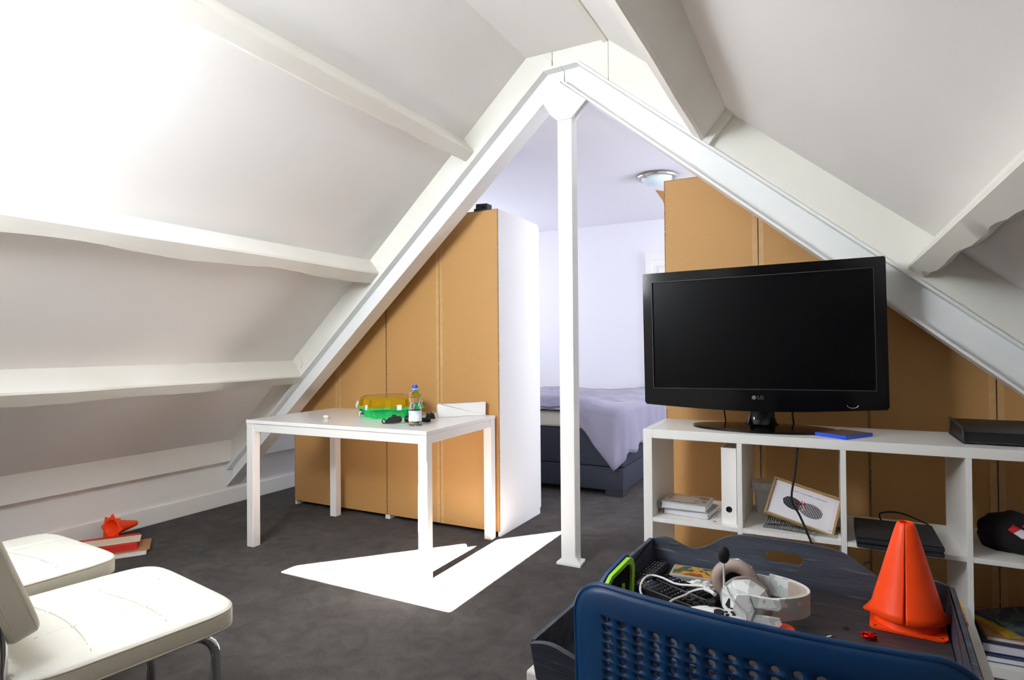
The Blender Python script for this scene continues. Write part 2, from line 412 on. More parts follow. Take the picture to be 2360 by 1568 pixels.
# door in the back wall
dr = struct(plate('door_1', [[(-1.735, 0), (-1.735, 2.158), (-.80, 2.158), (-.80, 0), (-.87, 0), (-.87, 2.085), (-1.665, 2.085), (-1.665, 0)]], XZ, YB-.045, YB, 'trim_paint'))
plate('jamb', [[(-1.665, 0), (-1.665, 2.085), (-.87, 2.085), (-.87, 0), (-.885, 0), (-.885, 2.02), (-1.64, 2.02), (-1.64, 0)]], XZ, YB-.03, YB-.002, 'trim_paint', dr)
box('leaf', (-1.60, -.89), (YB-.016, YB-.002), (.01, 2.00), 'white_lacquer', dr, bev=.003)
lathe('door_handle', [(0, 0), (.012, 0), (.012, .05), (.02, .052), (.02, .07), (0, .072)], 'silver', dr, 16, T((-1.53, YB-.017, 1.05)) @ RX(PI/2))
# gable wall behind the camera: triangular window on the left, doorway where the photographer stands
def hyp(x): return 1.724+(x+2.575)*(2.722-1.724)/1.10
SILL = 1.64
struct(plate('wall_front', [[(-4.1, 0), (-.66, 0), (-.66, 2.25), (.52, 2.25), (.52, 0), (1.88, 0), (1.88, roofR(1.88)), (-.991, 2.757), (-1.454, 2.764), (-4.1, roofL(-4.1))],
                            [(-2.575-(1.724-SILL)/.9073, SILL), (-1.475, SILL), (-1.475, hyp(-1.475))]], XZ, .14, .20, 'plaster'))
for i, (x, y, z) in enumerate((((-.76, -.66), (-1.3, .14), (0, 2.35)), ((.52, .62), (-1.3, .14), (0, 2.35)), ((-.76, .62), (-1.4, -1.3), (0, 2.35)))):
    struct(box('wall_landing', x, y, z, 'plaster'))
struct(box('ceiling_landing', (-.76, .62), (-1.4, .14), (2.25, 2.35), 'plaster'))

# ------------------------------------------------------------------ steel A-frame with post
fr = thing('steel_frame', 'white painted steel A-frame of two sloping beams on a slim central post', 'frame', (-1.224, 2.99, 0))
ox, oy = -1.224, 2.99
Y0, Y1 = 2.95-oy, 3.07-oy
def XZl(u, v, w): return Vector((u-ox, w, v))
def botL(x): return 2.574-.897*(-1.24-x)
def botR(x): return 2.574-.8456*(x+1.24)
tf = .011
def beam(segs_top, segs_bot):
    bm = bmesh.new()
    for pts, s in ((segs_top, -1), (segs_bot, 1)):
        plate_bm(bm, [pts+[(p[0], p[1]+s*tf*1.35) for p in reversed(pts)]], XZl, Y0, Y1)
    plate_bm(bm, [[(p[0], p[1]-tf) for p in segs_top]+[(p[0], p[1]+tf) for p in reversed(segs_bot)]], XZl, (Y0+Y1)/2-.004, (Y0+Y1)/2+.004)
    return fin('beam', bm, 'steel_paint', fr, False)
beam([(-3.96, stL(-3.96)), (-1.343, 2.673), (-1.245, 2.6756)], [(-3.96, botL(-3.96)), (-1.245, botL(-1.245))])
beam([(-1.243, 2.6756), (-1.155, 2.678), (1.745, stR(1.745))], [(-1.238, 2.574), (1.745, botR(1.745))])
box('post', (-.041, .041), (-.04, .04), (.012, 2.50), 'steel_paint', fr, bev=.004)
plate('gusset', [(-1.242, 2.571), (-1.345, botL(-1.345)-.002), (-1.30, 2.405), (-1.262, 2.37), (-1.183, 2.37), (-1.098, botR(-1.098)-.002)], XZl, -.046, -.038, 'steel_paint', fr)
plate('gusset', [(-1.17, botR(-1.17)), (-1.098, botR(-1.098)-.002), (-1.18, 2.36)], XZl, -.005, .003, 'steel_paint', fr)
plate('foot_plate', [(-.06, -.06), (.075, -.06), (.062, .05), (-.06, .05)], XY, 0, .012, 'steel_paint', fr)
plate('foot_rib', [(.040, 0.012), (.072, .012), (.040, .055)], XZ, -.05, -.042, 'steel_paint', fr)

# ------------------------------------------------------------------ wardrobes with their backs to the attic
def wardrobe(x0, x1, h, label, wear_side=0, doors=True):
    w = x1-x0; d = .575
    t = thing('wardrobe', label, 'wardrobe', (x0, 3.19, 0), 0, 'wardrobes dividing the attic')
    for a in (0, w-.018): box('side_panel', (a, a+.018), (.004, d), (0, h), 'white_laminate', t, bev=.0015)
    box('top_panel', (.018, w-.018), (.01, d), (h-.022, h-.002), 'white_laminate', t)
    box('bottom_panel', (.018, w-.018), (.01, d), (.055, .075), 'white_laminate', t)
    box('plinth', (.018, w-.018), (d-.05, d-.035), (0, .055), 'white_laminate', t)
    for i in range(2):
        a = .001+i*(w/2); box('back_panel', (a+.001, a+w/2-.0025), (0, .0045), (.03, h-.001), 'hardboard', t, bev=.0008)
    box('tape', (w/2-.027, w/2-.004), (-.0008, 0), (.03, h-.002), 'tape', t)
    box('tape', (w/2+.002, w/2+.025), (-.0008, 0), (.03, h-.002), 'tape', t)
    for a in ((0, .0055), (w-.0055, w)): box('edge_strip', a, (-.0004, .004), (.03, h-.001), 'board_edge', t)
    box('edge_strip', (.006, w-.006), (-.0004, .004), (h-.005, h-.0005), 'board_edge', t)
    for i in range(2):
        a = i*w/2; dd = box('door', (a+.002, a+w/2-.002), (d+.002, d+.02), (.04, h-.012), 'white_laminate', t, bev=.002)
        box('handle', (a+(w/2-.04 if i == 0 else .028), a+(w/2-.028 if i == 0 else .04)), (d+.02, d+.045), (.95, 1.15), 'silver', dd, bev=.003)
    for z in [.12+k*.235 for k in range(8)]:
        for a in (.005, w-.005):
            lathe('nail', [(0, .0022), (.0022, .0014), (.0028, 0)], 'silver', t, 8, T((a, -.0002, z)) @ RX(PI/2))
    return t
wardrobe(-2.639, -1.768, 2.005, 'wardrobe back of brown hardboard with white side, nearest the steel post, behind the white table')
wardrobe(-3.512, -2.641, 2.005, 'wardrobe back of brown hardboard furthest left, under the sloping steel beam')
wR = wardrobe(-.754, .170, 2.035, 'wardrobe back of brown hardboard directly behind the black television')
wardrobe(.172, 1.10, 2.035, 'dim wardrobe back of brown hardboard at the right edge, behind the set-top box')
plate('cardboard_flap', [(-.052, 1.998), (.0, 1.985), (.0, 1.903), (-.012, 1.935)], lambda u, v, w: Vector((u, w, v)), .02, .026, 'brown_board', wR)
bb = thing('bracket', 'small black plastic bracket on top of the left wardrobe', 'bracket', (-1.90, 3.24, 2.005))
plate('block', [[(-.05, 0), (.045, 0), (.045, .046), (-.034, .05), (-.036, .022), (-.05, .02)], [(p[0]+.018, p[1]+.022) for p in rrect(.02, .016, .006, 3)]], XZ, -.03, .03, 'black_plastic', bb)
box('foot', (-.052, .05), (-.035, .035), (0, .004), 'black_plastic', bb)
# ------------------------------------------------------------------ white table
def make_table():
    t = thing('table', 'white rectangular table with square legs in front of the brown wardrobe backs', 'table', (-2.402, 2.775, 0), math.radians(2.0))
    w, d = .632, .372
    box('table_top', (-w, w), (-d, d), (.722, .742), 'white_gloss', t, bev=.002)
    for sx in (-1, 1):
        for sy in (-1, 1):
            a, b = sx*(w-.028), sy*(d-.028); box('leg', (a-.026, a+.026), (b-.026, b+.026), (0, .721), 'white_lacquer', t, bev=.003)
    for sy in (-1, 1): box('apron', (-w+.055, w-.055), (sy*(d-.02)-.012, sy*(d-.02)+.012), (.675, .719), 'white_lacquer', t, bev=.002)
    for sx in (-1, 1): box('apron', (sx*(w-.02)-.012, sx*(w-.02)+.012), (-d+.055, d-.055), (.675, .719), 'white_lacquer', t, bev=.002)
make_table()

# ------------------------------------------------------------------ low shelving unit
SX0, SY0, SD = -.722, 2.613, .42
def make_shelf():
    t = thing('shelving_unit', 'low white open shelving unit of four columns and two rows under the television', 'shelf', (SX0, SY0, 0))
    X = lambda x: x-SX0
    box('side_panel', (0, .039), (0, SD), (0, .79), 'white_lacquer', t, bev=.0015)
    box('side_panel', (X(.832), X(.871)), (0, SD), (0, .79), 'white_lacquer', t, bev=.0015)
    box('top_panel', (.0395, X(.8315)), (0, SD), (.752, .79), 'white_lacquer', t, bev=.0015)
    box('bottom_panel', (.0395, X(.8315)), (0, SD), (0, .038), 'white_lacquer', t, bev=.0015)
    cols = [(-.683, -.332), (-.312, .043), (.062, .431), (.449, .832)]
    for a, b in ((-.332, -.312), (.043, .062), (.431, .449)): box('divider', (X(a), X(b)), (.001, SD-.002), (.038, .752), 'white_lacquer', t, bev=.001)
    for a, b in cols: box('shelf_board', (X(a)+.0005, X(b)-.0005), (.002, SD-.002), (.386, .404), 'white_lacquer', t, bev=.001)
    lathe('peg_hole', [(0, 0), (.008, 0), (.008, .0006), (0, .0006)], 'wood_floor', t, 16, T((X(-.43), .055, .4041)))
make_shelf()

# ------------------------------------------------------------------ television
def make_tv():
    a = math.radians(-.65)
    t = thing('television', 'large black flat television with glossy bezel on an oval stand on the white shelf', 'television', (-.262, 2.80, .79))
    R = RY(a)
    Z = lambda z: z-.79
    xl, xr, zt, zb = -.497, .484, Z(1.503), Z(.889)
    def outline(inset=0):
        p = [(xl+inset, zt-inset-.006), (xl+inset+.006, zt-inset), (xr-inset-.006, zt-inset), (xr-inset, zt-inset-.006), (xr-inset, zb+.012+inset)]
        for k in range(13):
            u = 1-k/12; x = xl+inset+.008+(xr-xl-2*inset-.016)*u; p.append((x, zb+inset-.021*math.sin(PI*u)))
        return p+[(xl+inset, zb+.012+inset)]
    sc = [(-.453, Z(.966)), (.440, Z(.966)), (.440, Z(1.458)), (-.453, Z(1.458))]
    def part(name, loops, y0, y1, m):
        bm = bmesh.new(); plate_bm(bm, loops, XZ, y0, y1); bmesh.ops.transform(bm, matrix=R, verts=bm.verts); return fin(name, bm, m, t, False)
    part('bezel', [outline(), sc], -.005, .022, 'tv_gloss')
    s2 = [(-.46, Z(.96)), (.447, Z(.96)), (.447, Z(1.465)), (-.46, Z(1.465))]
    part('screen', [s2], .003, .006, 'tv_screen')
    part('rear_shell', [outline(.004)], .0225, .055, 'black_plastic')
    part('rear_shell', [[(-.38, Z(.95)), (.36, Z(.95)), (.34, Z(1.44)), (-.36, Z(1.44))]], .055, .10, 'black_plastic')
    bm = bmesh.new()
    for x0, x1, z0, z1 in ((sc[0][0]-.003, sc[0][0], sc[0][1]-.003, sc[2][1]+.003), (sc[1][0], sc[1][0]+.003, sc[0][1]-.003, sc[2][1]+.003),
                           (sc[0][0], sc[1][0], sc[0][1]-.003, sc[0][1]), (sc[0][0], sc[1][0], sc[2][1], sc[2][1]+.003)):
        bbox(bm, x0, x1, -.0062, -.005, z0, z1)
    bmesh.ops.transform(bm, matrix=R, verts=bm.verts); fin('screen_rim', bm, 'dark_grey', t)
    # maker's mark: a round badge and two letters
    zc = Z(.9285)
    lathe('badge', [(0, .0012), (.0085, .0012), (.0095, 0)], 'silver', t, 24, R @ T((-.017, -.0052, zc)) @ RX(PI/2))
    bd = lathe('badge_mark', [(.0032, .0), (.0042, .0), (.0042, .0006), (.0032, .0006)], 'dark_grey', t, 20, R @ T((-.017, -.0064, zc)) @ RX(PI/2))
    text_mesh('lettering', 'LG', .021, 'silver', t, R @ T((.010, -.0058, zc)) @ RX(PI/2))
    pts = [(.356+.020*math.cos(PI+PI*k/10), -.0055, Z(.905)+.012*math.sin(PI+PI*k/10)) for k in range(11)]
    bm = bmesh.new(); tube_bm(bm, pts, .0012, 6); bmesh.ops.transform(bm, matrix=R, verts=bm.verts); fin('standby_ring', bm, 'silver', t)
    # stand
    lathe('stand_base', [(0, 0), (.995, 0), (1.0, .004), (.992, .010), (.6, .014), (.2, .017), (0, .017)], 'tv_gloss', t, 64, T((.012, .02, 0)), ax=(.295, .152))
    bm = bmesh.new(); rows = []
    for z, w, d in ((.014, .075, .055), (.024, .062, .045), (.05, .054, .038), (.09, .052, .036), (.135, .052, .036)):
        rows.append([bm.verts.new((p[0]+.005, p[1]+.066, z)) for p in rrect(2*w, 2*d, d*.9, 6)])
    for A, B in zip(rows, rows[1:]):
        n = len(A)
        for k in range(n): bm.faces.new([A[k], A[(k+1) % n], B[(k+1) % n], B[k]])
    fin('stand_neck', bm, 'tv_gloss', t)
make_tv()

# ------------------------------------------------------------------ bed behind the frame
BX0, BX1, BY0, BY1 = -2.95, -1.372, 4.42, 6.46
def make_bed():
    t = thing('bed', 'dark grey boxspring bed with a cream mattress behind the steel post', 'bed', (-2.16, 5.44, 0))
    X = lambda x: x+2.16
    Y = lambda y: y-5.44
    box('base_box', (X(BX0), X(BX1)), (Y(BY0), Y(BY1)), (.042, .222), 'bed_fabric', t, bev=.014, seg=3)
    box('base_box', (X(BX0), X(BX1)), (Y(BY0), Y(BY1)), (.224, .505), 'bed_fabric', t, bev=.018, seg=3)
    for x in (X(BX0)+.01, X(BX1)-.150):
        for y in (Y(BY0)+.004, Y(BY1)-.15): box('leg', (x, x+.14), (y, y+.14), (0, .045), 'dark_grey', t, bev=.003)
    bm = bmesh.new(); cushion_bm(bm, BX1-BX0-.03, BY1-BY0-.03, .13, .035, power=14); bmesh.ops.transform(bm, matrix=T((X((BX0+BX1)/2), 0, .505)), verts=bm.verts)
    fin('mattress', bm, 'mattress', t)
make_bed()
def make_duvet():
    """crumpled cover: a top sheet and a skirt that hangs over the front right corner of the bed"""
    bm = bmesh.new(); xe, ye, r = BX1+.02, BY0-.025, .10
    path = []   # boundary points with outward normal and drop
    def drop_front(x): 
        if x < -1.80: return .018+.01*math.sin(x*9)
        u = min(1, (x+1.80)/.37); return .02+.44*u**.85
    n1 = 60
    for k in range(n1+1):
        x = BX0+.05+(xe-r-BX0-.05)*k/n1; path.append((Vector((x, ye)), Vector((0, -1)), drop_front(x)))
    for k in range(1, 12):
        a = -PI/2+PI/2*k/12; path.append((Vector((xe-r+r*math.cos(a), ye+r+r*math.sin(a))), Vector((math.cos(a), math.sin(a))), .46-.13*k/12))
    n2 = 50
    for k in range(n2+1):
        y = ye+r+(BY1-.06-ye-r)*k/n2; path.append((Vector((xe, y)), Vector((1, 0)), .33-.10*min(1, k/n2*1.6)+.02*math.sin(k*.7)))
    def topz(x, y):
        nz = mnoise.noise(Vector((x*2.4, y*2.4, .3)))*.038+mnoise.noise(Vector((x*6.5, y*6, 4.0)))*.016+mnoise.noise(Vector((x*17, y*15, 9)))*.006
        fold = .05*math.exp(-((y-(BY0+.14))/.13)**2)*max(0, min(1, (-1.55-x)/.2))
        return .705-.02*(y-BY0)/2+nz+fold
    c0 = Vector((BX0+.05, BY1-.06)); cols = []
    for i, (p, nrm, dr) in enumerate(path):
        col = []
        # inner points towards the back-left corner
        for k in range(26):
            f = k/25; q = c0.lerp(p, f); z = topz(q.x, q.y)
            e = (p-q).length
            if e < .09: z -= (.09-e)**2*3.0
            col.append(Vector((q.x, q.y, z)))
        z0 = col[-1].z
        for k in range(1, 13):
            f = k/12; d = dr*f
            wv = .016*f*math.sin(i*.42+1.2)+.010*f*math.sin(i*.95)+mnoise.noise(Vector((i*.12, f*2, 2)))*.02*f
            out = .012*math.sin(min(1, f*3)*PI/2)+wv
            col.append(Vector((p.x+nrm.x*out, p.y+nrm.y*out, z0-d)))
        cols.append([bm.verts.new(v) for v in col])
    for A, B in zip(cols, cols[1:]):
        for k in range(len(A)-1):
            try: bm.faces.new([A[k], A[k+1], B[k+1], B[k]])
            except ValueError: pass
    bmesh.ops.remove_doubles(bm, verts=bm.verts, dist=.0005)
    for v in bm.verts: v.co -= Vector((-2.16, 5.44, .64))
    o = fin('duvet', bm, 'duvet', None, True, 80, mats=['duvet', 'duvet_lining']); o.location = (-2.16, 5.44, .64)
    s = o.modifiers.new('thick', 'SOLIDIFY'); s.thickness = .014; s.offset = -1; s.material_offset_rim = 1
    tag(o, 'crumpled lavender grey duvet spread over the bed, one corner hanging down', 'duvet')
make_duvet()

# ------------------------------------------------------------------ ceiling lamp
def make_lamp():
    t = thing('ceiling_lamp', 'round flush ceiling lamp with frosted glass bowl and nickel ring', 'lamp', (-1.19, 4.80, ZC))
    lathe('ring', [(.135, 0), (.158, -.006), (.163, -.016), (.158, -.026), (.135, -.030), (.128, -.024), (.128, 0)], 'nickel', t, 48)
    lathe('glass_bowl', [(0, -.088), (.04, -.084), (.08, -.072), (.11, -.052), (.128, -.028), (.126, -.02)], 'frost_glass', t, 48, angle=80)
    for k in range(3):
        a = k*2*PI/3-PI/2
        box('clip', (-.006, .006), (.116, .140), (-.046, -.022), 'nickel', t, M=RZ(a), bev=.002)
    lathe('back_plate', [(0, -.001), (.13, -.001), (.13, -.012), (0, -.012)], 'white_plastic', t, 32)
make_lamp()

# ------------------------------------------------------------------ cream leather chairs
def make_chair():
    t = thing('leather_chair', 'cream leather chair with chrome tube frame, nearest the camera', 'chair', (-1.722, .898, 0), math.radians(-9), 'cream leather chairs')
    def groove(x, y):
        def g(d): return .006*math.exp(-(d/.007)**2)
        a = abs(y-.055-.02*math.sin(x*9)); b = abs(y+.10-.015*math.sin(x*8+1)); c = abs(x-.085-.02*math.sin(y*8)); e = abs(x+.09-.015*math.sin(y*9+2))
        return g(a)+g(b)+g(c)+g(e)
    bm = bmesh.new(); cushion_bm(bm, .552, .50, .062, .016, 180, 70, crown=.018, groove=groove, power=7)
    bmesh.ops.transform(bm, matrix=T((0, .005, .405)), verts=bm.verts)
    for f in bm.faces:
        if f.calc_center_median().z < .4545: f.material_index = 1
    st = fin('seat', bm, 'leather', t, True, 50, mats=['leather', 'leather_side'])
    def top(x, y): return .4668+.018*(1-(x/.276)**2)*(1-(y/.25)**2)-groove(x, y)
    for f, ax in ((lambda u: .055+.02*math.sin(u*9), 0), (lambda u: -.10+.015*math.sin(u*8+1), 0), (lambda u: .085+.02*math.sin(u*8), 1), (lambda u: -.09+.015*math.sin(u*9+2), 1)):
        pts = []
        for k in range(49):
            u = (-1+2*k/48)*(.262 if ax == 0 else .236); x, y = (u, f(u)) if ax == 0 else (f(u), u)
            pts.append((x, y+.005, top(x, y)+.0004))
        tube('seam', pts, .0013, 'seam', st, 6)
    def pip(w, d, power, z):
        out = []
        for k in range(72):
            a = 2*PI*k/72; c, s = math.cos(a), math.sin(a)
            out.append((math.copysign(abs(c)**(2/power), c)*w/2, math.copysign(abs(s)**(2/power), s)*d/2+.005, z))
        return out
    for z in (.457, .414): tube('piping', pip(.546, .494, 7, z), .0036, 'piping', t, 8, closed=True)
    # backrest, leaning back
    B = T((.018, -.200, .525)) @ RX(math.radians(19)) @ RX(PI/2)
    bm = bmesh.new(); cushion_bm(bm, .42, .36, .062, .014, crown=.012, power=8)
    bmesh.ops.transform(bm, matrix=B @ T((0, .18, -.03)), verts=bm.verts)
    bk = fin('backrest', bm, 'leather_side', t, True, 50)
    for z in (-.019, .019):
        bm = bmesh.new(); pts = [(B @ Vector((p[0], p[1]+.175, z))) for p in pip(.414, .354, 8, 0)]
        tube_bm(bm, pts, .0036, 8, closed=True); fin('piping', bm, 'piping', bk)
    # tube frame: back post - under the seat - bend - front leg - floor runner
    for s in (-1, 1):
        x = s*.205
        path = smooth_path([(x, -.325, .83), (x, -.256, .60), (x, -.248, .46)], 6)[:-1]
        path += [(x, -.25, .415), (x, -.235, .396), (x, -.21, .3915)]
        path += [(x, .14+.07*math.sin(a), .3215+.07*math.cos(a)) for a in [PI/2*k/8 for k in range(9)]]
        path += [(x, .212, .20), (x, .214, .09)]+[(x, .155+.06*math.cos(a), .0735-.06*math.sin(a)) for a in [PI/2*k/8 for k in range(1, 9)]]
        path += [(x, -.20, .0135)]
        tube('leg', path, .0125, 'chrome', t, 14)
    tube('crossbar', [(-.205, -.20, .0135), (.205, -.20, .0135)], .0125, 'chrome', t, 12)
    tube('crossbar', [(-.205, .02, .3915), (.205, .02, .3915)], .0100, 'chrome', t, 12)
    return t
ch1 = make_chair()
ch2 = copy_tree(ch1); ch2.location = (-2.395, .945, 0); ch2.rotation_euler = (0, 0, math.radians(-3))
ch2['label'] = 'cream leather chair further left, half hidden behind the nearer chair'

# ------------------------------------------------------------------ blue perforated chair in the foreground
def make_blue_chair():
    t = thing('plastic_chair', 'blue plastic chair with a perforated backrest pushed up to the tray table', 'chair', (-.075, .996, 0), math.radians(-4.4))
    ncol, nrow, px, pz, rh, hs = 16, 14, .0240, .0127, .0050, 12
    w, h = .482, .335
    iw, ih = ncol*px, nrow*pz
    x0, z1 = -iw/2, -.034           # top of the hole field below the rim
    def place(u, v, off=0):         # u across, v down from the rim (negative): curved shell, lean backwards
        y = -.205-.030*(1-(u/(w/2))**2)+.02*math.exp(-((abs(u)-w/2)/.03)**2)*.6
        y += .05*(-v)+.30*max(0, -v-.20)**2
        if v > -.03: y -= .010*(1-(-v/.03))**2*-1
        return Vector((u, y+off, .822+v))
    bm = bmesh.new(); grid = {}
    def V(u, v):
        k = (round(u, 5), round(v, 5))
        if k not in grid: grid[k] = bm.verts.new(place(u, v))
        return grid[k]
    for i in range(ncol):
        for j in range(nrow):
            cu, cv = x0+(i+.5)*px, z1-(j+.5)*pz; inner, outer = [], []
            for k in range(hs):
                a = 2*PI*k/hs+PI/hs*0; c, s = math.cos(a), math.sin(a)
                m_ = 1/max(abs(c), abs(s)); 
                outer.append(V(cu+c*m_*px/2, cv+s*m_*pz/2)); inner.append(bm.verts.new(place(cu+c*rh*1.05, cv+s*rh)))
            corners = {1: (1, 1), 4: (-1, 1), 7: (-1, -1), 10: (1, -1)}
            for k in range(hs):
                q = [outer[k]]
                if k in corners: q.append(V(cu+corners[k][0]*px/2, cv+corners[k][1]*pz/2))
                bm.faces.new(q+[outer[(k+1) % hs], inner[(k+1) % hs], inner[k]])
    # margin between the hole field and the rounded outline
    per = sorted(((v, k) for k, v in grid.items() if abs(abs(k[0])-iw/2) < 1e-4 or abs(k[1]-z1) < 1e-4 or abs(k[1]-(z1-ih)) < 1e-4),
                 key=lambda e: math.atan2((e[1][1]-(z1-ih/2))/ih, e[1][0]/iw))
    ring = [p[0] for p in per]; prm = [p[1] for p in per]
    def outl(u, v):
        # push a perimeter point out to the outline rectangle (top 0, bottom -h, half width w/2), corners rounded
        cx, cz = 0, z1-ih/2; U = u/(iw/2); Vv = (v-cz)/(ih/2)
        X = U*w/2; Zt = 0 if Vv > 0 else -h
        Z = cz+(Vv*(0-cz) if Vv > 0 else Vv*(h+cz))
        r = .055; dx = abs(X)-(w/2-r); dz = (Z-(-r)) if Vv > 0 else (-h+r-Z)
        if dx > 0 and dz > 0:
            l = math.hypot(dx, dz); mx = max(dx, dz)
            k = mx/l if l > 0 else 1; dx *= k; dz *= k
            X = math.copysign(w/2-r+dx, X); Z = (-r+dz) if Vv > 0 else (-h+r-dz)
        return X, Z
    prev = ring; steps = 4; outline = None
    for s in range(1, steps+1):
        cur = []; pos = []
        for (u, v) in prm:
            X, Z = outl(u, v); f = s/steps; q = place(u+(X-u)*f, v+(Z-v)*f); cur.append(bm.verts.new(q)); pos.append(q)
        n = len(ring)
        for k in range(n):
            try: bm.faces.new([prev[k], prev[(k+1) % n], cur[(k+1) % n], cur[k]])
            except ValueError: pass
        prev = cur; outline = pos
    o = fin('backrest', bm, 'blue_plastic', t, True, 60)
    s = o.modifiers.new('thick', 'SOLIDIFY'); s.thickness = .007; s.offset = 0
    tube('rim', outline, .0046, 'blue_plastic', o, 10, closed=True)
    bm = bmesh.new(); cushion_bm(bm, .42, .40, .02, .009, crown=-.012, power=5); bmesh.ops.transform(bm, matrix=T((0, .06, .432)), verts=bm.verts)
    fin('seat', bm, 'blue_plastic', t, True, 50)
    for sx in (-1, 1):
        tube('back_support', smooth_path([(sx*.12, -.10, .434), (sx*.13, -.178, .45), (sx*.14, -.205, .53)], 6), .012, 'blue_plastic', t, 10)
        for sy in (-1, 1): tube('leg', [(sx*.14, .06+sy*.13, .435), (sx*.20, .06+sy*.19, .012)], .011, 'silver', t, 12)
make_blue_chair()

# ------------------------------------------------------------------ coffee table and tray
ZT = .56
TR = math.radians(-3.7)
def make_coffee_table():
    t = thing('coffee_table', 'white worn coffee table under the dark wooden tray', 'table', (-.112, 1.372, 0), TR)
    box('table_top', (-.376, .376), (-.378, .378), (.510, .545), 'worn_white', t, bev=.004)
    for sx in (-1, 1):
        for sy in (-1, 1): box('leg', (sx*.345-.026, sx*.345+.026), (sy*.347-.026, sy*.347+.026), (0, .510), 'worn_white', t, bev=.003)
make_coffee_table()
TC = Vector((-.122, 1.312, .5455)); TM = T(TC) @ RZ(TR)
def make_tray():
    t = thing('wooden_tray', 'large dark distressed wooden tray with wavy rim and handle holes on the coffee table', 'tray', TC, TR)
    w, d, th = .338, .335, .012; zf = ZT-TC.z
    n = 9
    for k in range(n):
        a = -d+.012+(2*d-.024)*k/n; b = -d+.012+(2*d-.024)*(k+1)/n
        box('plank', (-w+.012, w-.012), (a+.0011, b-.0011), (.0002, zf+random.uniform(-.0006, .0006)), 'tray_floor', t, bev=.0016, seg=1)
    def prof(u):
        u = abs(u); e = math.exp
        z = .052+.054*(1/(1+e((u-.165)/.022)))+.016*e(-((u-.300)/.045)**2)-.006*e(-((u-.225)/.05)**2)
        return z
    def side(y, lean):
        top = [(-w+2*w*k/60) for k in range(61)]
        loops = [[(-w, 0.0), (w, 0.0)]+[(u, zf+prof(u)) for u in reversed(top)], [(p[0], p[1]+zf+.064) for p in rrect(.088, .028, .0135, 6)]]
        bm = bmesh.new(); plate_bm(bm, loops, lambda a, b, c: Vector((a, y+c+lean*b, b)), -th/2, th/2)
        bmesh.ops.bevel(bm, geom=[e for e in bm.edges if e.calc_face_angle(0) > 1.2], offset=.0022, segments=1, affect='EDGES')
        return fin('side_board', bm, 'tray_paint', t, True, 40)
    side(d-th/2, .10); side(-d+th/2, -.28)
    for s in (-1, 1):
        loops = [[(-d+.012, 0), (d-.012, 0), (d-.006, zf+.062), (-d-.008, zf+.062)]]
        bm = bmesh.new(); plate_bm(bm, loops, lambda a, b, c: Vector((s*(w-th/2)+c+s*.10*b, a, b)), -th/2, th/2)
        bmesh.ops.bevel(bm, geom=bm.edges[:], offset=.002, segments=1, affect='EDGES')
        fin('side_board', bm, 'tray_paint', t, True, 40)
make_tray()
# ------------------------------------------------------------------ things on the white table
TT = .742
def make_organizer():
    t = thing('storage_box', 'green plastic storage box with a transparent yellow lid on the white table', 'box', (-2.40, 2.93, TT), math.radians(-38)); SC = 1.22
    def plan(w, d, k=1.0):
        # rectangle with a bump in the middle of each side
        pts = []
        for (x0, y0, x1, y1, nx, ny) in ((-w, -d, w, -d, 0, -1), (w, -d, w, d, 1, 0), (w, d, -w, d, 0, 1), (-w, d, -w, -d, -1, 0)):
            for f, o in ((0.05, 0), (.26, 0), (.34, .026), (.66, .026), (.74, 0), (.95, 0)):
                pts.append(((x0+(x1-x0)*f+nx*o*k)*SC, (y0+(y1-y0)*f+ny*o*k)*SC))
        return pts
    def loft(name, secs, m, closed_top=True, closed_bot=True, parent=t):
        bm = bmesh.new(); rows = []
        for (w, d, z) in secs: rows.append([bm.verts.new((p[0], p[1], z)) for p in plan(w, d)])
        for A, B in zip(rows, rows[1:]):
            n = len(A)
            for k in range(n): bm.faces.new([A[k], A[(k+1) % n], B[(k+1) % n], B[k]])
        if closed_bot: bm.faces.new(rows[0][::-1])
        if closed_top: bm.faces.new(rows[-1])
        return fin(name, bm, m, parent, True, 30)
    loft('tub', [(.140, .105, 0), (.152, .117, .045), (.158, .122, .046), (.160, .124, .053), (.178, .140, .054), (.178, .140, .064), (.150, .115, .064), (.142, .107, .010)], 'green_plastic', True)
    loft('lid', [(.174, .137, .0645), (.174, .137, .070), (.155, .118, .071), (.148, .112, .108), (.134, .098, .118)], 'yellow_clear', True, False)
    for x, y, a in ((.176, .0, 0), (-.176, 0, 0), (0, .139, PI/2), (0, -.139, PI/2), (.12, -.141, PI/2), (-.12, -.141, PI/2)):
        box('latch', (-.004, .005), (-.014, .014), (.052, .082), 'clear_clip', t, bev=.0015, M=T(((x+math.copysign(.026, x) if abs(x) > .15 else x)*SC, (y+(math.copysign(.026, y) if x == 0 and y else 0))*SC, 0)) @ RZ(a))
    for k in range(3): box('divider', (-.12+k*.1, -.117+k*.1), (-.095, .095), (.012, .06), 'green_plastic', t)
    box('printed_label', (-.09, .03), (-.1750, -.1735), (.014, .042), 'print_label', t, M=T((.03, .0, 0)))
make_organizer()
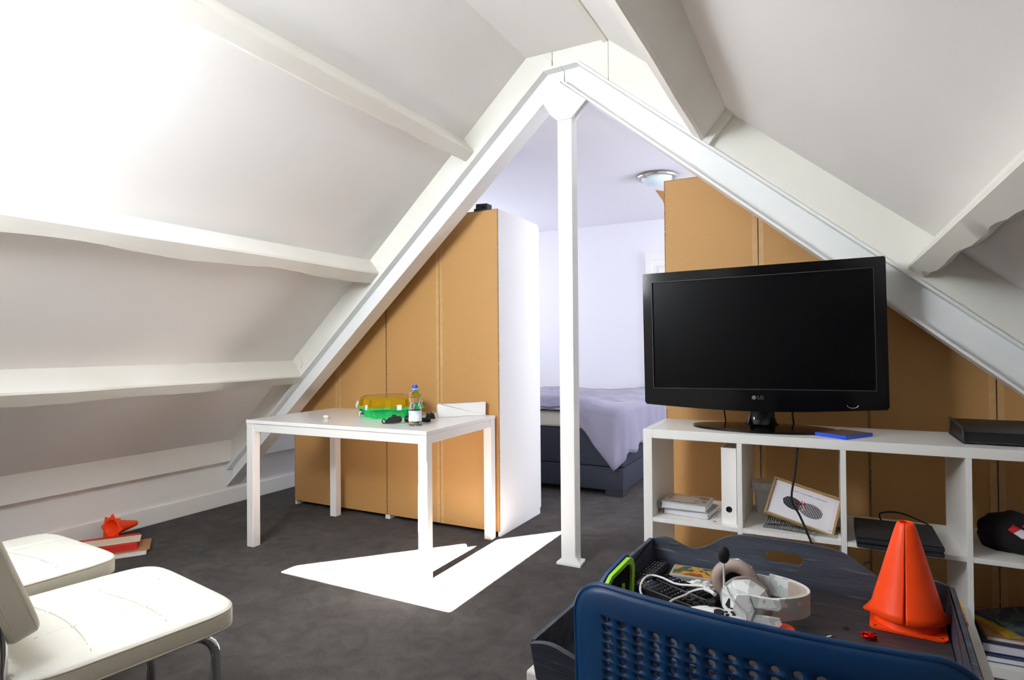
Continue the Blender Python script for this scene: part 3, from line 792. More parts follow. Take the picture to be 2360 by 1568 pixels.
def make_bottle():
    t = thing('water_bottle', 'clear plastic water bottle with a blue cap at the table edge', 'bottle', (-1.946, 2.585, TT))
    prof = [(0, .006), (.018, .004), (.027, 0), (.034, .006), (.0345, .03), (.033, .06), (.0345, .085), (.034, .10), (.028, .118), (.0275, .124), (.032, .14), (.034, .152), (.032, .168), (.024, .182), (.014, .191), (.0125, .195), (.0125, .205)]
    lathe('body', prof, 'clear_plastic', t, 32, angle=70)
    lathe('water', [(0, .010), (.028, .008), (.0315, .012), (.032, .03), (.031, .06), (.032, .085), (.0315, .10), (.0258, .118), (.0255, .124), (.030, .140), (.0315, .150), (0, .150)], 'water', t, 32, angle=60)
    lathe('paper_label', [(.0352, .025), (.0340, .06), (.0352, .082)], 'bottle_label', t, 32)
    lathe('cap', [(0, .217), (.0135, .217), (.0145, .215), (.0148, .199), (.0135, .198)], 'cap_blue', t, 24)
    lathe('neck_ring', [(.0128, .193), (.0165, .194), (.0165, .197), (.0128, .198)], 'clear_clip', t, 24)
make_bottle()
def make_grip():
    t = thing('lamp_holder', 'black plastic lamp holder with a round end lying beside the bottle', 'holder', (-2.10, 2.60, TT), math.radians(30)); t.scale = (.62, .8, .8)
    bm = bmesh.new(); plate_bm(bm, [[(-.075, .002), (.06, .010), (.07, .03), (.055, .052), (-.05, .040), (-.078, .020)]], XZ, -.020, .020)
    bmesh.ops.bevel(bm, geom=bm.edges[:], offset=.003, segments=1, affect='EDGES'); fin('body', bm, 'black_plastic', t)
    lathe('end_cap', [(0, -.022), (.022, -.022), (.026, -.018), (.026, .018), (.022, .022), (0, .022)], 'dark_grey', t, 28, T((-.01, .060, .030)) @ RZ(.5) @ RX(PI/2))
    lathe('ring', [(.012, -.010), (.018, -.010), (.018, .010), (.012, .010), (.012, -.010)], 'black_plastic', t, 20, T((-.088, -.006, .019)) @ RX(PI/2))
    t2 = thing('handset', 'black plastic handle lying behind the water bottle', 'handle', (-2.00, 2.70, TT), math.radians(22))
    lathe('knob', [(0, -.02), (.014, -.02), (.019, -.012), (.019, .010), (.013, .02), (0, .02)], 'black_plastic', t2, 20, T((-.065, 0, .0195)) @ RY(PI/2))
    lathe('shaft', [(0, -.05), (.010, -.05), (.011, .0), (.014, .045), (.010, .06), (0, .062)], 'black_rubber', t2, 16, T((0, 0, .015)) @ RY(PI/2))
    t3 = thing('metal_clamp', 'small black and silver clamp beside the white board', 'clamp', (-2.045, 2.86, TT), .6)
    bm = bmesh.new(); plate_bm(bm, [[(-.03, 0), (.03, 0), (.022, .03), (.0, .042), (-.02, .034)]], XZ, -.014, .014)
    bmesh.ops.bevel(bm, geom=bm.edges[:], offset=.003, segments=1, affect='EDGES'); fin('jaw', bm, 'black_plastic', t3)
    for k in range(3): lathe('bolt', [(0, -.02), (.006, -.02), (.006, .02), (0, .02)], 'silver', t3, 12, T((-.022+k*.018, 0, .03+.006*k)) @ RX(PI/2))
make_grip()
def slab():
    t = thing('white_box', 'white flat box standing on edge on the table against the wardrobe', 'box', (-1.950, 3.05, TT), math.radians(50))
    bm = bmesh.new(); plate_bm(bm, [[(-.15, 0), (.148, 0), (.150, .082), (-.138, .080), (-.15, .068)]], XZ, -.017, .017)
    bmesh.ops.bevel(bm, geom=bm.edges[:], offset=.0012, segments=1, affect='EDGES'); fin('shell', bm, 'white_lacquer', t)
    box('lid_seam', (-.13, .145), (-.0004, .0004), (.0815, .0825), 'dark_grey', t)
slab()
bm = bmesh.new(); bmesh.ops.create_icosphere(bm, subdivisions=3, radius=1)
for v in bm.verts: v.co = Vector((v.co.x*.019, v.co.y*.014, v.co.z*.0105+.0105))*(1+.1*mnoise.noise(v.co*1.7))
o = fin('pebble', bm, 'stone', None, True, 80); o.location = (-2.625, 2.62, TT); tag(o, 'small pale pebble lying alone on the left of the table', 'pebble')
def bracket():
    t = thing('plastic_bracket', 'clear plastic bracket beside the green box on the table', 'bracket', (-2.485, 2.785, TT), math.radians(25))
    for s in (-1, 1): plate('leg', [(s*.016, .030), (s*.020, 0), (s*.025, 0), (s*.022, .032)], XZ, -.006, .006, 'clear_clip', t)
    box('bridge', (-.020, .020), (-.007, .007), (.027, .034), 'clear_clip', t, bev=.001); box('foot', (-.014, .014), (-.005, .005), (.004, .008), 'clear_clip', t)
bracket()

# ------------------------------------------------------------------ on top of the shelving unit
SZ = .79
def game_case(name, label, loc, rz, w, d, h, shell, prnt, group=None, clear=False):
    t = thing(name, label, 'game case', loc, rz, group)
    box('case', (-w/2, w/2), (-d/2, d/2), (0, h), shell, t, bev=.0018)
    box('cover_print', (-w/2+.006, w/2-.005), (-d/2+.006, d/2-.006), (h, h+.0006), prnt, t)
    box('seam', (-w/2-.0003, w/2+.0003), (-d/2-.0003, d/2+.0003), (h*.47, h*.53), 'dark_grey' if clear else 'dark_blue', t)
    return t
game_case('game_case', 'bright blue game case on the shelf top in front of the television stand', (.058, 2.738, SZ), math.radians(55), .170, .132, .014, 'blue_case', 'print_game')
def set_top():
    t = thing('set_top_box', 'black set-top box with rounded grey edges at the right end of the shelf top', 'set-top box', (.437, 2.70, SZ))
    prof = [(.010, .004), (0.0, .008), (.006, .045), (.030, .054), (.26, .066), (.268, .060), (.272, .010), (.262, .004)]
    bm = bmesh.new(); plate_bm(bm, [prof], YZ, .004, .36); fin('body', bm, 'black_plastic', t, True, 30)
    for x in (.004, .36): tube('edge_trim', smooth_path([(x, p[0], p[1]) for p in prof]+[(x, prof[0][0], prof[0][1])], 4), .0042, 'dark_grey', t, 8)
    tube('edge_trim', [(.004, .001, .008), (.36, .001, .008)], .004, 'dark_grey', t, 8)
    for x in (.03, .33):
        for y in (.03, .24): lathe('foot', [(0, 0), (.01, 0), (.01, .006), (0, .006)], 'black_rubber', t, 12, T((x, y, 0)))
set_top()

# ------------------------------------------------------------------ inside the shelving unit
SB = .404
def album(label, loc, rz, n=0):
    t = thing('photo_album', label, 'album', loc, rz, 'photo albums on the shelf')
    w, d, h = .205, .165, .030
    box('cover', (-w/2, w/2), (-d/2, d/2), (0, .0025), 'silver_cover', t, bev=.0008)
    box('cover', (-w/2, w/2), (-d/2, d/2), (h-.0025, h), 'silver_cover', t, bev=.0008)
    box('spine', (-w/2-.002, -w/2), (-d/2, d/2), (0, h), 'silver_cover', t)
    for k in range(7): box('page', (-w/2+.006, w/2-.006-random.random()*.004), (-d/2+.003, d/2-.004), (.0032+k*.0034, .0058+k*.0034), 'paper', t)
    if n:
        box('cover_photo', (-w/2+.02, w/2-.015), (-d/2+.045, d/2-.012), (h, h+.0005), 'print_album', t)
        text_mesh('lettering', 'Photo Album', .021, 'dark_grey', t, T((.0, -d/2+.024, h+.0004)), .0002)
    return t
album('lower photo album of the pair on the first shelf', (-.548, 2.765, SB), math.radians(-6))
album('upper photo album with a picture on its silver cover', (-.560, 2.755, SB+.0305), math.radians(-2), 1)
def magfile():
    t = thing('ring_binder', 'white lever binder with a round finger hole standing in the first shelf column', 'binder', (-.3695, 2.655, SB))
    bm = bmesh.new(); plate_bm(bm, [[(-.030, 0), (.030, 0), (.030, .320), (-.030, .320)], [(.0+.0115*math.cos(2*PI*k/20), .062+.0115*math.sin(2*PI*k/20)) for k in range(20)]], XZ, 0, .002)
    fin('spine', bm, 'white_lacquer', t)
    for s in (-1, 1): box('cover', (s*.0275-.0015, s*.0275+.0015), (.0005, .28), (0, .320), 'white_lacquer', t)
    box('paper_block', (-.025, .025), (.02, .26), (.003, .30), 'paper', t)
    bm = bmesh.new(); lathe_bm(bm, [(.0105, 0), (.0125, 0), (.0125, .002), (.0105, .002), (.0105, 0)], 20, T((0, .0005, .062)) @ RX(PI/2)); fin('hole_ring', bm, 'dark_grey', t)
    lathe('hole_shadow_disc', [(0, 0), (.0116, 0), (.0116, .004), (0, .004)], 'black_rubber', t, 20, T((0, .012, .062)) @ RX(PI/2))  # black disc inside the finger hole, painted in place of its shadow
magfile()
def plastic_tub():
    t = thing('plastic_tub', 'small clear plastic tub with a frosted lid behind the framed picture', 'tub', (-.245, 2.93, SB))
    bm = bmesh.new(); rows = []
    for w, z in ((.045, 0), (.052, .105), (.053, .108)): rows.append([bm.verts.new((p[0], p[1], z)) for p in rrect(2*w, 2*w*.8, .015, 5)])
    for A, B in zip(rows, rows[1:]):
        n = len(A)
        for k in range(n): bm.faces.new([A[k], A[(k+1) % n], B[(k+1) % n], B[k]])
    bm.faces.new(rows[0][::-1]); fin('bowl', bm, 'clear_clip', t)
    plate('lid', rrect(.122, .10, .02, 5), XY, .106, .136, 'white_plastic', t)
    plate('contents', rrect(.085, .066, .012, 5), XY, .002, .03, 'red_board', t)
plastic_tub()
def corrugated(label, loc, rz, w, d, tilt=0):
    t = thing('corrugated_sheet', label, 'cardboard', loc, rz, 'corrugated sheets under the picture', rot=(tilt, 0, rz))
    bm = bmesh.new(); n = 160; rows = []
    for i in range(n+1):
        u = i/n; x = -w/2+w*u; z = .0035+.0028*math.sin(u*w/.0085*2*PI)+.006*math.sin(u*5)*math.sin(u*2.1)
        z = max(z, .0008)
        rows.append([bm.verts.new((x, -d/2+.004*math.sin(u*9), z)), bm.verts.new((x, 0, z)), bm.verts.new((x, d/2, z))])
    for A, B in zip(rows, rows[1:]):
        for k in range(2): bm.faces.new([A[k], A[k+1], B[k+1], B[k]])
    o = fin('fluting', bm, 'grey_card', t, True, 80); s = o.modifiers.new('t', 'SOLIDIFY'); s.thickness = .001; s.offset = 1
    box('liner', (-w/2, w/2), (-d/2+.01, d/2), (0, .0006), 'grey_card', t)
corrugated('lower grey corrugated cardboard sheet under the framed picture', (-.098, 2.735, SB), math.radians(-6), .27, .17)
corrugated('upper grey corrugated cardboard sheet under the framed picture', (-.110, 2.755, SB+.0135), math.radians(-1), .24, .14)
def picture():
    A = Matrix.Translation((-.235, 2.665, SB+.068)) @ RY(math.radians(15.5)) @ RX(math.radians(-40))
    t = thing('framed_picture', 'wood framed picture of a striped oval leaning askew in the second shelf column', 'picture')
    t.matrix_world = A
    w, h, b, dp = .262, .172, .008, .018
    for x0, x1, z0, z1 in ((0, w, 0, b), (0, w, h-b, h), (0, b, b, h-b), (w-b, w, b, h-b)): box('moulding', (x0, x1), (0, dp), (z0, z1), 'oak_frame', t, bev=.0012)
    box('backing', (b, w-b), (dp-.003, dp), (b, h-b), 'brown_board', t)
    box('mount', (b, w-b), (.010, .0105), (b, h-b), 'mount_card', t)
    box('print', (b+.016, w-b-.016), (.0095, .0099), (b+.010, h-b-.012), 'paper', t)
    # printed shapes: two striped ovals and a small figure
    def oval(cx, cz, rx, rz, ang, n, m, gap):
        c, s = math.cos(ang), math.sin(ang); bm = bmesh.new()
        for k in range(n):
            u0 = -1+2*k/n; u1 = -1+2*(k+gap)/n
            q = []
            for u, v in ((u0, -1), (u1, -1), (u1, 1), (u0, 1)):
                uu = max(-1, min(1, u)); vv = v*math.sqrt(max(0, 1-uu*uu)); x, z = uu*rx, vv*rz
                q.append((cx+c*x-s*z, cz+s*x+c*z))
            plate_bm(bm, [q], XZ, .0090, .0094)
        return fin('printed_shape', bm, m, t, False)
    oval(.093, .083, .040, .026, -.18, 9, 'dark_grey', .93)
    oval(.163, .076, .045, .030, -.10, 16, 'dark_grey', .62)
    oval(.125, .090, .020, .017, .2, 4, 'red_board', .4)
    oval(.130, .076, .014, .012, .6, 3, 'white_board', .6)
    bm = bmesh.new()
    for k in range(24):
        x = .075+k*.0058; bbox(bm, x, x+random.uniform(.0025, .0048), .0088, .0092, .1385, .1385+random.uniform(.0015, .003))
    fin('handwriting', bm, 'dark_grey', t)
picture()
def console():
    t = thing('game_console', 'flat black game console in two layers on the third shelf column', 'console', (.225, 2.695, SB))
    w, d = .266, .290
    def layer(z0, z1, y0, m):
        bm = bmesh.new(); plate_bm(bm, [[(-w/2, -d/2+y0), (w/2, -d/2+y0), (w/2, d/2), (-w/2, d/2)]], XY, z0, z1)
        bmesh.ops.bevel(bm, geom=bm.edges[:], offset=.0025, segments=2, affect='EDGES'); return fin('shell', bm, m, t)
    layer(.003, .019, 0, 'dark_grey'); layer(.0225, .041, 0, 'dark_grey')
    box('slot', (-w/2+.003, w/2-.003), (-d/2+.006, d/2-.003), (.019, .0225), 'black_rubber', t)
    box('button', (w/2-.035, w/2-.012), (-d/2+.001, -d/2+.007), (.0195, .0220), 'silver', t)
    for x in (-.1, .1):
        for y in (-.1, .11): lathe('foot', [(0, 0), (.008, 0), (.008, .004), (0, .004)], 'black_rubber', t, 12, T((x, y, 0)))
    return t
console()
tag(tube('console_cable', smooth_path([(.20, 2.86, .42), (.19, 2.92, .45), (.26, 2.95, .455), (.34, 2.94, .43), (.37, 2.96, .408)], 6), .003, 'black_rubber'), 'black cable lying behind the game console', 'cable')
def sports_bag():
    t = thing('sports_bag', 'black bag with a red and white strap on the right-hand shelf', 'bag', (.625, 2.80, SB)); t.scale = (.88, .9, .74)
    bm = bmesh.new(); bmesh.ops.create_icosphere(bm, subdivisions=4, radius=1)
    for v in bm.verts:
        n = mnoise.noise(v.co*1.6)*.18+mnoise.noise(v.co*4)*.06
        v.co = Vector((v.co.x*.14*(1+n), v.co.y*.12*(1+n), max(0, .070+v.co.z*.085*(1+n)*(1.25-.5*v.co.x))))
    fin('body', bm, 'black_cloth', t, True, 80)
    pts = smooth_path([(-.10, -.05, .145), (-.05, -.10, .125), (-.01, -.125, .095), (.03, -.15, .055), (.08, -.165, .012), (.14, -.165, .004)], 8)
    for k in range(0, len(pts)-1, 5):
        seg = pts[k:k+6]; bm = bmesh.new(); rows = []
        for p in seg: rows.append([bm.verts.new(p+Vector((.014, .004, .010))), bm.verts.new(p+Vector((-.014, -.006, -.010)))])
        for A, B in zip(rows, rows[1:]): bm.faces.new([A[0], A[1], B[1], B[0]])
        o = fin('strap', bm, 'white_cloth' if (k//5) % 2 == 0 else 'red_cloth', t, True, 80); s = o.modifiers.new('t', 'SOLIDIFY'); s.thickness = .004; s.offset = 0
    tube('cord', smooth_path([(-.02, -.09, .14), (.05, -.10, .115), (.12, -.11, .08)], 6), .006, 'red_cloth', t, 8)
sports_bag()
def book(label, loc, rz, w, d, h, cover, tilt=(0, 0), group='books on the lowest right-hand shelf'):
    t = thing('book', label, 'book', loc, 0, group, rot=(tilt[0], tilt[1], rz))
    for z in (0, h-.0025): box('cover', (-w/2, w/2), (-d/2, d/2), (z, z+.0025), cover, t, bev=.0006)
    box('spine', (-w/2, -w/2+.002), (-d/2, d/2), (.0025, h-.0025), cover, t)
    box('page_block', (-w/2+.002, w/2-.004), (-d/2+.003, d/2-.003), (.0025, h-.0025), 'paper', t)
    return t
book('navy edged board book at the bottom of the right-hand pile', (.645, 2.80, .038), .03, .33, .30, .022, 'navy_cover')
book('thick navy book second from the bottom of the right-hand pile', (.64, 2.82, .0605), .02, .33, .30, .034, 'navy_cover')
book('brown covered book on top of the two navy books', (.64, 2.83, .095), .05, .30, .27, .016, 'brown_board')
book('yellow book sloping on the right-hand pile', (.62, 2.84, .112), .55, .26, .20, .012, 'yellow_cover', (0, 0))
book('teal comic book lying uppermost on the right-hand pile', (.655, 2.85, .125), .62, .27, .21, .008, 'print_comic')
def small_carton():
    t = thing('carton', 'small dark carton with red print in the lower third shelf column', 'carton', (.19, 2.84, .0385), .2)
    box('body', (-.09, .09), (-.06, .06), (0, .11), 'black_plastic', t, bev=.002)
    box('lid', (-.092, .092), (-.062, .062), (.11, .135), 'dark_grey', t, bev=.002); box('printed_band', (-.0905, .0905), (-.0608, .0608), (.05, .07), 'red_plastic', t)
small_carton()
tag(tube('television_cable', smooth_path([(-.137, 2.955, .86), (-.137, 3.045, .80), (-.12, 3.05, .70), (-.108, 2.80, .735), (-.106, 2.635, .742), (-.113, 2.600, .66), (-.127, 2.597, .55), (-.100, 2.597, .49), (-.076, 2.598, .43), (-.056, 2.598, .36), (-.05, 2.59, .20), (-.06, 2.57, .03), (-.02, 2.50, .008)], 8), .0042, 'black_rubber', seg=8), 'black power cable hanging down in front of the framed picture', 'cable')
tag(tube('aerial_cable', smooth_path([(-.432, 2.94, .90), (-.432, 3.02, .80), (-.432, 3.05, .74), (-.43, 3.052, .40), (-.35, 3.05, .20), (-.40, 3.05, .01)], 6), .0032, 'black_rubber', seg=8), 'thin black cable hanging behind the shelf left of the television stand', 'cable')
tag(tube('floor_cable', smooth_path([(-.14, 2.56, .006), (-.08, 2.55, .05), (0, 2.56, .055), (.03, 2.58, .01), (.10, 2.60, .3), (.14, 2.60, .345)], 8), .0032, 'black_rubber', seg=8), 'black cable loop seen through the tray handle hole', 'cable')

# ------------------------------------------------------------------ things lying in the tray
def remote(label, loc, rz, w, l, h, rows, cols, colour_row, ring=False):
    """lies along local y, keys on top"""
    t = thing('remote_control', label, 'remote', loc, rz, 'remote controls in the tray')
    bm = bmesh.new(); bbox(bm, -w/2, w/2, -l/2, l/2, 0, h, .004, 3); fin('body', bm, 'black_plastic', t)
    box('face_plate', (-w/2+.002, w/2-.002), (-l/2+.004, l/2-.004), (h, h+.0008), 'tv_gloss', t)
    bm = bmesh.new()
    for r in range(rows):
        for c in range(cols):
            y = -l/2+.03+(l-.055)*r/(rows-1); x = -w/2+.008+(w-.016)*c/(cols-1)
            bbox(bm, x-.003, x+.003, y-.002, y+.002, h, h+.0022, .0008, 1)
    fin('keys', bm, 'button_dark', t)
    bm = bmesh.new()
    for r in range(2, rows, 2):
        for c in range(cols):
            y = -l/2+.03+(l-.055)*r/(rows-1); x = -w/2+.008+(w-.016)*c/(cols-1); bbox(bm, x-.0013, x+.0013, y-.0006, y+.0006, h+.0022, h+.0025)
    fin('key_marks', bm, 'button_white', t)
    for c, m in enumerate(('red_plastic', 'green_plastic', 'oak_frame', 'cap_blue')):
        x = -w/2+.008+(w-.016)*c/3; y = -l/2+colour_row; box('colour_key', (x-.003, x+.003), (y-.002, y+.002), (h, h+.0024), m, t, bev=.0006)
    if ring: lathe('ring_key', [(.006, 0), (.012, 0), (.012, .0026), (.006, .0026), (.006, 0)], 'button_dark', t, 24, T((0, -l/2+.055, h)))
    return t
remote('short black remote control with coloured keys at the back left of the tray', (-.405, 1.553, ZT+.0005), math.radians(-6), .042, .135, .018, 9, 4, .012)
remote('long glossy black remote control lying nearest the blue chair', (-.332, 1.418, ZT+.0005), math.radians(66), .050, .215, .020, 12, 4, .175, True)
t3 = remote('black remote control with a silver band lying behind the long remote', (-.300, 1.465, ZT+.0005), math.radians(62), .046, .165, .020, 9, 4, .13)
box('silver_band', (-.024, .024), (-.028, -.016), (.0204, .0216), 'silver', t3, bev=.0005)
game_case('disc_case', 'clear disc case with an orange cover picture at the back of the tray', (-.297, 1.585, ZT+.0005), math.radians(2), .135, .075, .014, 'silver_cover', 'print_orange', clear=True)
bm = bmesh.new(); bmesh.ops.create_icosphere(bm, subdivisions=4, radius=1)
for v in bm.verts:
    n = mnoise.noise(v.co*2.3)*.45+mnoise.noise(v.co*5.5)*.3
    v.co = Vector((v.co.x*.030*(1+n), v.co.y*.016*(1+n), max(0, .012+v.co.z*.014*(1+n))))
o = fin('paper_wrapper', bm, 'white_board', None, True, 25); o.location = (-.278, 1.498, ZT+.0005); o.rotation_euler = (0, 0, .3); tag(o, 'crumpled white wrapper beside the headset', 'wrapper')
def headset():
    t = thing('headset', 'white camouflage gaming headset with microphone lying on its side in the tray', 'headset', (-.178, 1.425, ZT+.0005), math.radians(6))
    def cup(cx, cy, s, tilt):
        """s=+1: outer face towards +y"""
        M = T((cx, cy, .051)) @ RX(-s*PI/2+tilt) @ Matrix.Diagonal((1.08, 1, 1, 1))
        bm = bmesh.new(); lathe_bm(bm, [(0, .024), (.022, .024), (.034, .016), (.046, .004), (.047, -.006), (.040, -.012), (0, -.012)], 9, M)
        sh = fin('ear_shell', bm, 'camo', t, False)
        lathe('ear_pad', [(.020, -.012), (.040, -.012), (.047, -.018), (.046, -.028), (.038, -.033), (.026, -.031), (.021, -.024), (.020, -.012)], 'beige_pad', sh, 36, M, angle=80)
        lathe('pad_seam', [(.0465, -.0125), (.0485, -.014), (.0465, -.0155)], 'grey_card', sh, 36, M)
        lathe('speaker_mesh', [(0, -.014), (.021, -.014)], 'black_mesh', sh, 24, M)
        bm = bmesh.new(); plate_bm(bm, [[(-.012, -.008), (-.006, -.013), (.006, -.013), (.012, -.006), (.008, .006), (-.004, .008)]], XY, .0, .003)
        bmesh.ops.transform(bm, matrix=M @ T((-.026, 0, .0165)) @ RY(-.55), verts=bm.verts); fin('vent', bm, 'black_plastic', sh, False)
        return M
    cup(-.012, .066, 1, 0); cup(.013, -.066, -1, -.10)
    a, b = .148, .082
    def P(tt, off=0): return Vector(((a+off)*math.cos(tt)-.010, (b+off)*math.sin(tt), 0))
    def strip(name, t0, t1, o0, o1, z0, z1, m, n=28):
        bm = bmesh.new(); rows = []
        for k in range(n+1):
            tt = t0+(t1-t0)*k/n; rows.append([bm.verts.new(P(tt, o)+Vector((0, 0, z))) for o, z in ((o0, z0), (o1, z0), (o1, z1), (o0, z1))])
        for A, B in zip(rows, rows[1:]):
            for k in range(4): bm.faces.new([A[k], A[(k+1) % 4], B[(k+1) % 4], B[k]])
        bm.faces.new(rows[0]); bm.faces.new(rows[-1][::-1])
        return fin(name, bm, m, t, True, 40)
    strip('headband', -1.05, 1.05, -.002, .004, .022, .068, 'camo'); strip('headband_pad', -.72, .62, -.012, -.0022, .024, .066, 'headband_pad')
    strip('slider', 1.05, 1.40, -.001, .002, .030, .062, 'white_plastic', 8); strip('slider', -1.40, -1.05, -.001, .002, .032, .042, 'silver', 8); strip('slider', -1.40, -1.05, -.001, .002, .052, .060, 'red_plastic', 8)
    strip('yoke', 1.30, 1.66, -.004, .004, .022, .070, 'white_plastic', 6)
    for z0, z1 in ((.018, .036), (.052, .074)):
        bm = bmesh.new(); plate_bm(bm, [[(.0, z0+.002), (.075, z0), (.082, z0+.008), (.078, z1), (.0, z1+.002)]], XZ, -.094, -.086); fin('yoke', bm, 'camo', t, False)
    bm = bmesh.new(); plate_bm(bm, [[(-.004, .020), (.02, .016), (.03, .046), (.02, .078), (-.004, .074), (-.012, .046)]], XZ, -.0955, -.088); fin('yoke', bm, 'camo', t, False)
    mic = tube('microphone_boom', [(-.030, -.068, .075), (-.030, -.068, .132)], .0022, 'white_plastic', t, 8)
    lathe('foam_windscreen', [(0, -.018), (.006, -.017), (.011, -.010), (.0125, 0), (.0115, .009), (.007, .016), (0, .0185)], 'black_rubber', mic, 20, T((-.030, -.068, .147)), angle=80)
    tube('boom_wire', smooth_path([(-.029, -.070, .080), (-.015, -.098, .066), (.004, -.103, .048), (.014, -.104, .036), (.008, -.108, .014), (.004, -.112, .003)], 6), .0018, 'white_plastic', t, 8)
    tube('cable_boot', [(-.050, -.050, .052), (-.062, -.030, .050), (-.072, -.015, .046)], .0042, 'white_plastic', t, 10)
    M = t.matrix_basis.copy() if False else (T((-.178, 1.425, ZT+.0005)) @ RZ(math.radians(6))).inverted()
    for pts in ([(-.248, 1.405, .607), (-.262, 1.442, .597), (-.324, 1.457, .586), (-.366, 1.481, .586), (-.395, 1.482, .586), (-.403, 1.446, .586), (-.402, 1.416, .575), (-.387, 1.39, .567), (-.34, 1.33, .564)],
                [(-.248, 1.405, .607), (-.262, 1.415, .600), (-.280, 1.414, .592), (-.293, 1.387, .590), (-.311, 1.365, .586), (-.336, 1.345, .570), (-.37, 1.30, .564)]):
        tube('cable', [M @ p for p in smooth_path(pts, 8)], .0026, 'white_plastic', t, 8)
headset()
def gamepad():
    t = thing('gamepad', 'white game controller with black thumbstick under the microphone wire', 'controller', (-.203, 1.312, ZT+.0005), math.radians(-24))
    bm = bmesh.new(); bmesh.ops.create_uvsphere(bm, u_segments=40, v_segments=20, radius=1)
    for v in bm.verts:
        x = v.co.x*.078; y = v.co.y*.030-.020*(abs(v.co.x)**2.5)+.012; z = v.co.z*(.017+.004*abs(v.co.x))
        if abs(v.co.x) > .55: y -= .028*(abs(v.co.x)-.55)
        v.co = Vector((x, y, z+.020))
    fin('body', bm, 'white_plastic', t, True, 80)
    for x, y in ((-.046, .022), (.046, -.008), (-.022, -.012), (.022, -.012)):
        if x in (-.046,): lathe('thumbstick', [(.006, 0), (.006, .006), (.010, .008), (.0105, .013), (.008, .012), (0, .011)], 'black_rubber', t, 20, T((-.036, .020, .034)))
    for dx, dy in ((0, .009), (.009, 0), (0, -.009), (-.009, 0)):
        lathe('direction_key', [(0, .004), (.0036, .0036), (.0042, 0)], 'black_plastic', t, 12, T((.014+dx, .014+dy, .0355)))
    lathe('thumbstick', [(.006, 0), (.006, .006), (.010, .008), (.0105, .013), (.008, .012), (0, .011)], 'black_rubber', t, 20, T((.004, -.010, .033)))
gamepad()
o = lathe('bottle_cap', [(0, .018), (.018, .018), (.0215, .016), (.022, .012), (.022, 0), (.020, 0), (.020, .014), (0, .015)], 'orange_cap', None, 36); o.location = (-.085, 1.350, ZT+.0005); tag(o, 'round orange plastic cap in the tray just above the blue chair back', 'cap')
bm = bmesh.new(); bmesh.ops.create_icosphere(bm, subdivisions=3, radius=1)
for v in bm.verts:
    n = mnoise.noise(v.co*3.1)*.5; v.co = Vector((v.co.x*.014*(1+n), v.co.y*.009*(1+n), max(0, .006+v.co.z*.008*(1+n))))
o = fin('foil_wrapper', bm, 'foil_red', None, False); o.location = (.070, 1.412, ZT+.001); tag(o, 'crumpled shiny red foil wrapper left of the large orange cone', 'wrapper')
o = lathe('metal_nut', [(.0022, 0), (.0048, 0), (.0052, .003), (.0048, .006), (.0022, .006), (.0022, 0)], 'silver', None, 6); o.location = (.030, 1.438, ZT+.001); tag(o, 'tiny silver metal nut on the tray planks', 'nut')
def pen():
    t = thing('folded_strap', 'black strap end with a white tip beside the blue chair rim', 'strap', (.006, 1.345, ZT+.001), math.radians(-38))
    plate('strap', [(-.012, 0), (-.008, .016), (-.002, .018), (.06, .003), (.06, .0)], XZ, -.006, .006, 'black_rubber', t); plate('tip', [(-.016, 0), (-.012, .016), (-.008, .0165), (-.0122, 0)], XZ, -.006, .006, 'white_plastic', t)
pen()
def big_cone():
    t = thing('training_cone', 'bright orange training cone standing upright in the tray', 'cone', (.146, 1.527, ZT+.0005), math.radians(-4))
    # lower cone with its square foot
    bm = bmesh.new(); plate_bm(bm, [rrect(.136, .128, .012, 5)], XY, 0, .0045); fin('foot', bm, 'orange', t)
    lathe('inner_cone', [(.062, .0045), (.060, .010), (.012, .200), (.011, .200)], 'orange', t, 56)
    for sx in (-1, 1):
        for sy in (-1, 1): lathe('eyelet', [(0, .0049), (.0028, .0049), (.003, .0045)], 'dark_grey', t, 10, T((sx*.058, sy*.054, 0)))
    # upper cone: slit sheet with flared corner flaps
    bm = bmesh.new(); a0 = -PI/2-.06; n = 96; rows = []
    for r, z in ((.0705, .0225), (.0645, .035), (.0425, .115), (.0205, .196), (.0160, .210), (.0125, .216)):
        row = []
        for k in range(n+1):
            a = a0+(2*PI-.05)*k/n; rr = r
            if z < .03: rr = r+.010*max(0, math.cos(2*(a-.12)))**8
            zz = z-(.004*max(0, math.cos(2*(a-.12)))**8 if z < .03 else 0)
            row.append(bm.verts.new((rr*math.cos(a), rr*math.sin(a), zz)))
        rows.append(row)
    for A, B in zip(rows, rows[1:]):
        for k in range(n): bm.faces.new([A[k], A[k+1], B[k+1], B[k]])
    o = fin('outer_cone', bm, 'orange', t, True, 50); s = o.modifiers.new('t', 'SOLIDIFY'); s.thickness = .0015; s.offset = 1
    lathe('cord_hole', [(0, .0006), (.0022, .0006), (.0024, 0)], 'black_rubber', t, 10, T((-.003, -.0182, .2035)) @ RX(PI/2-.25))
    pts = [(-.022, -.017, .17), (-.0135, -.0165, .195), (-.006, -.0155, .209), (.003, -.0165, .206), (.010, -.0225, .18), (.008, -.0325, .150)]
    tube('moulded_rib', smooth_path(pts, 6), .0012, 'orange', t, 6)
big_cone()
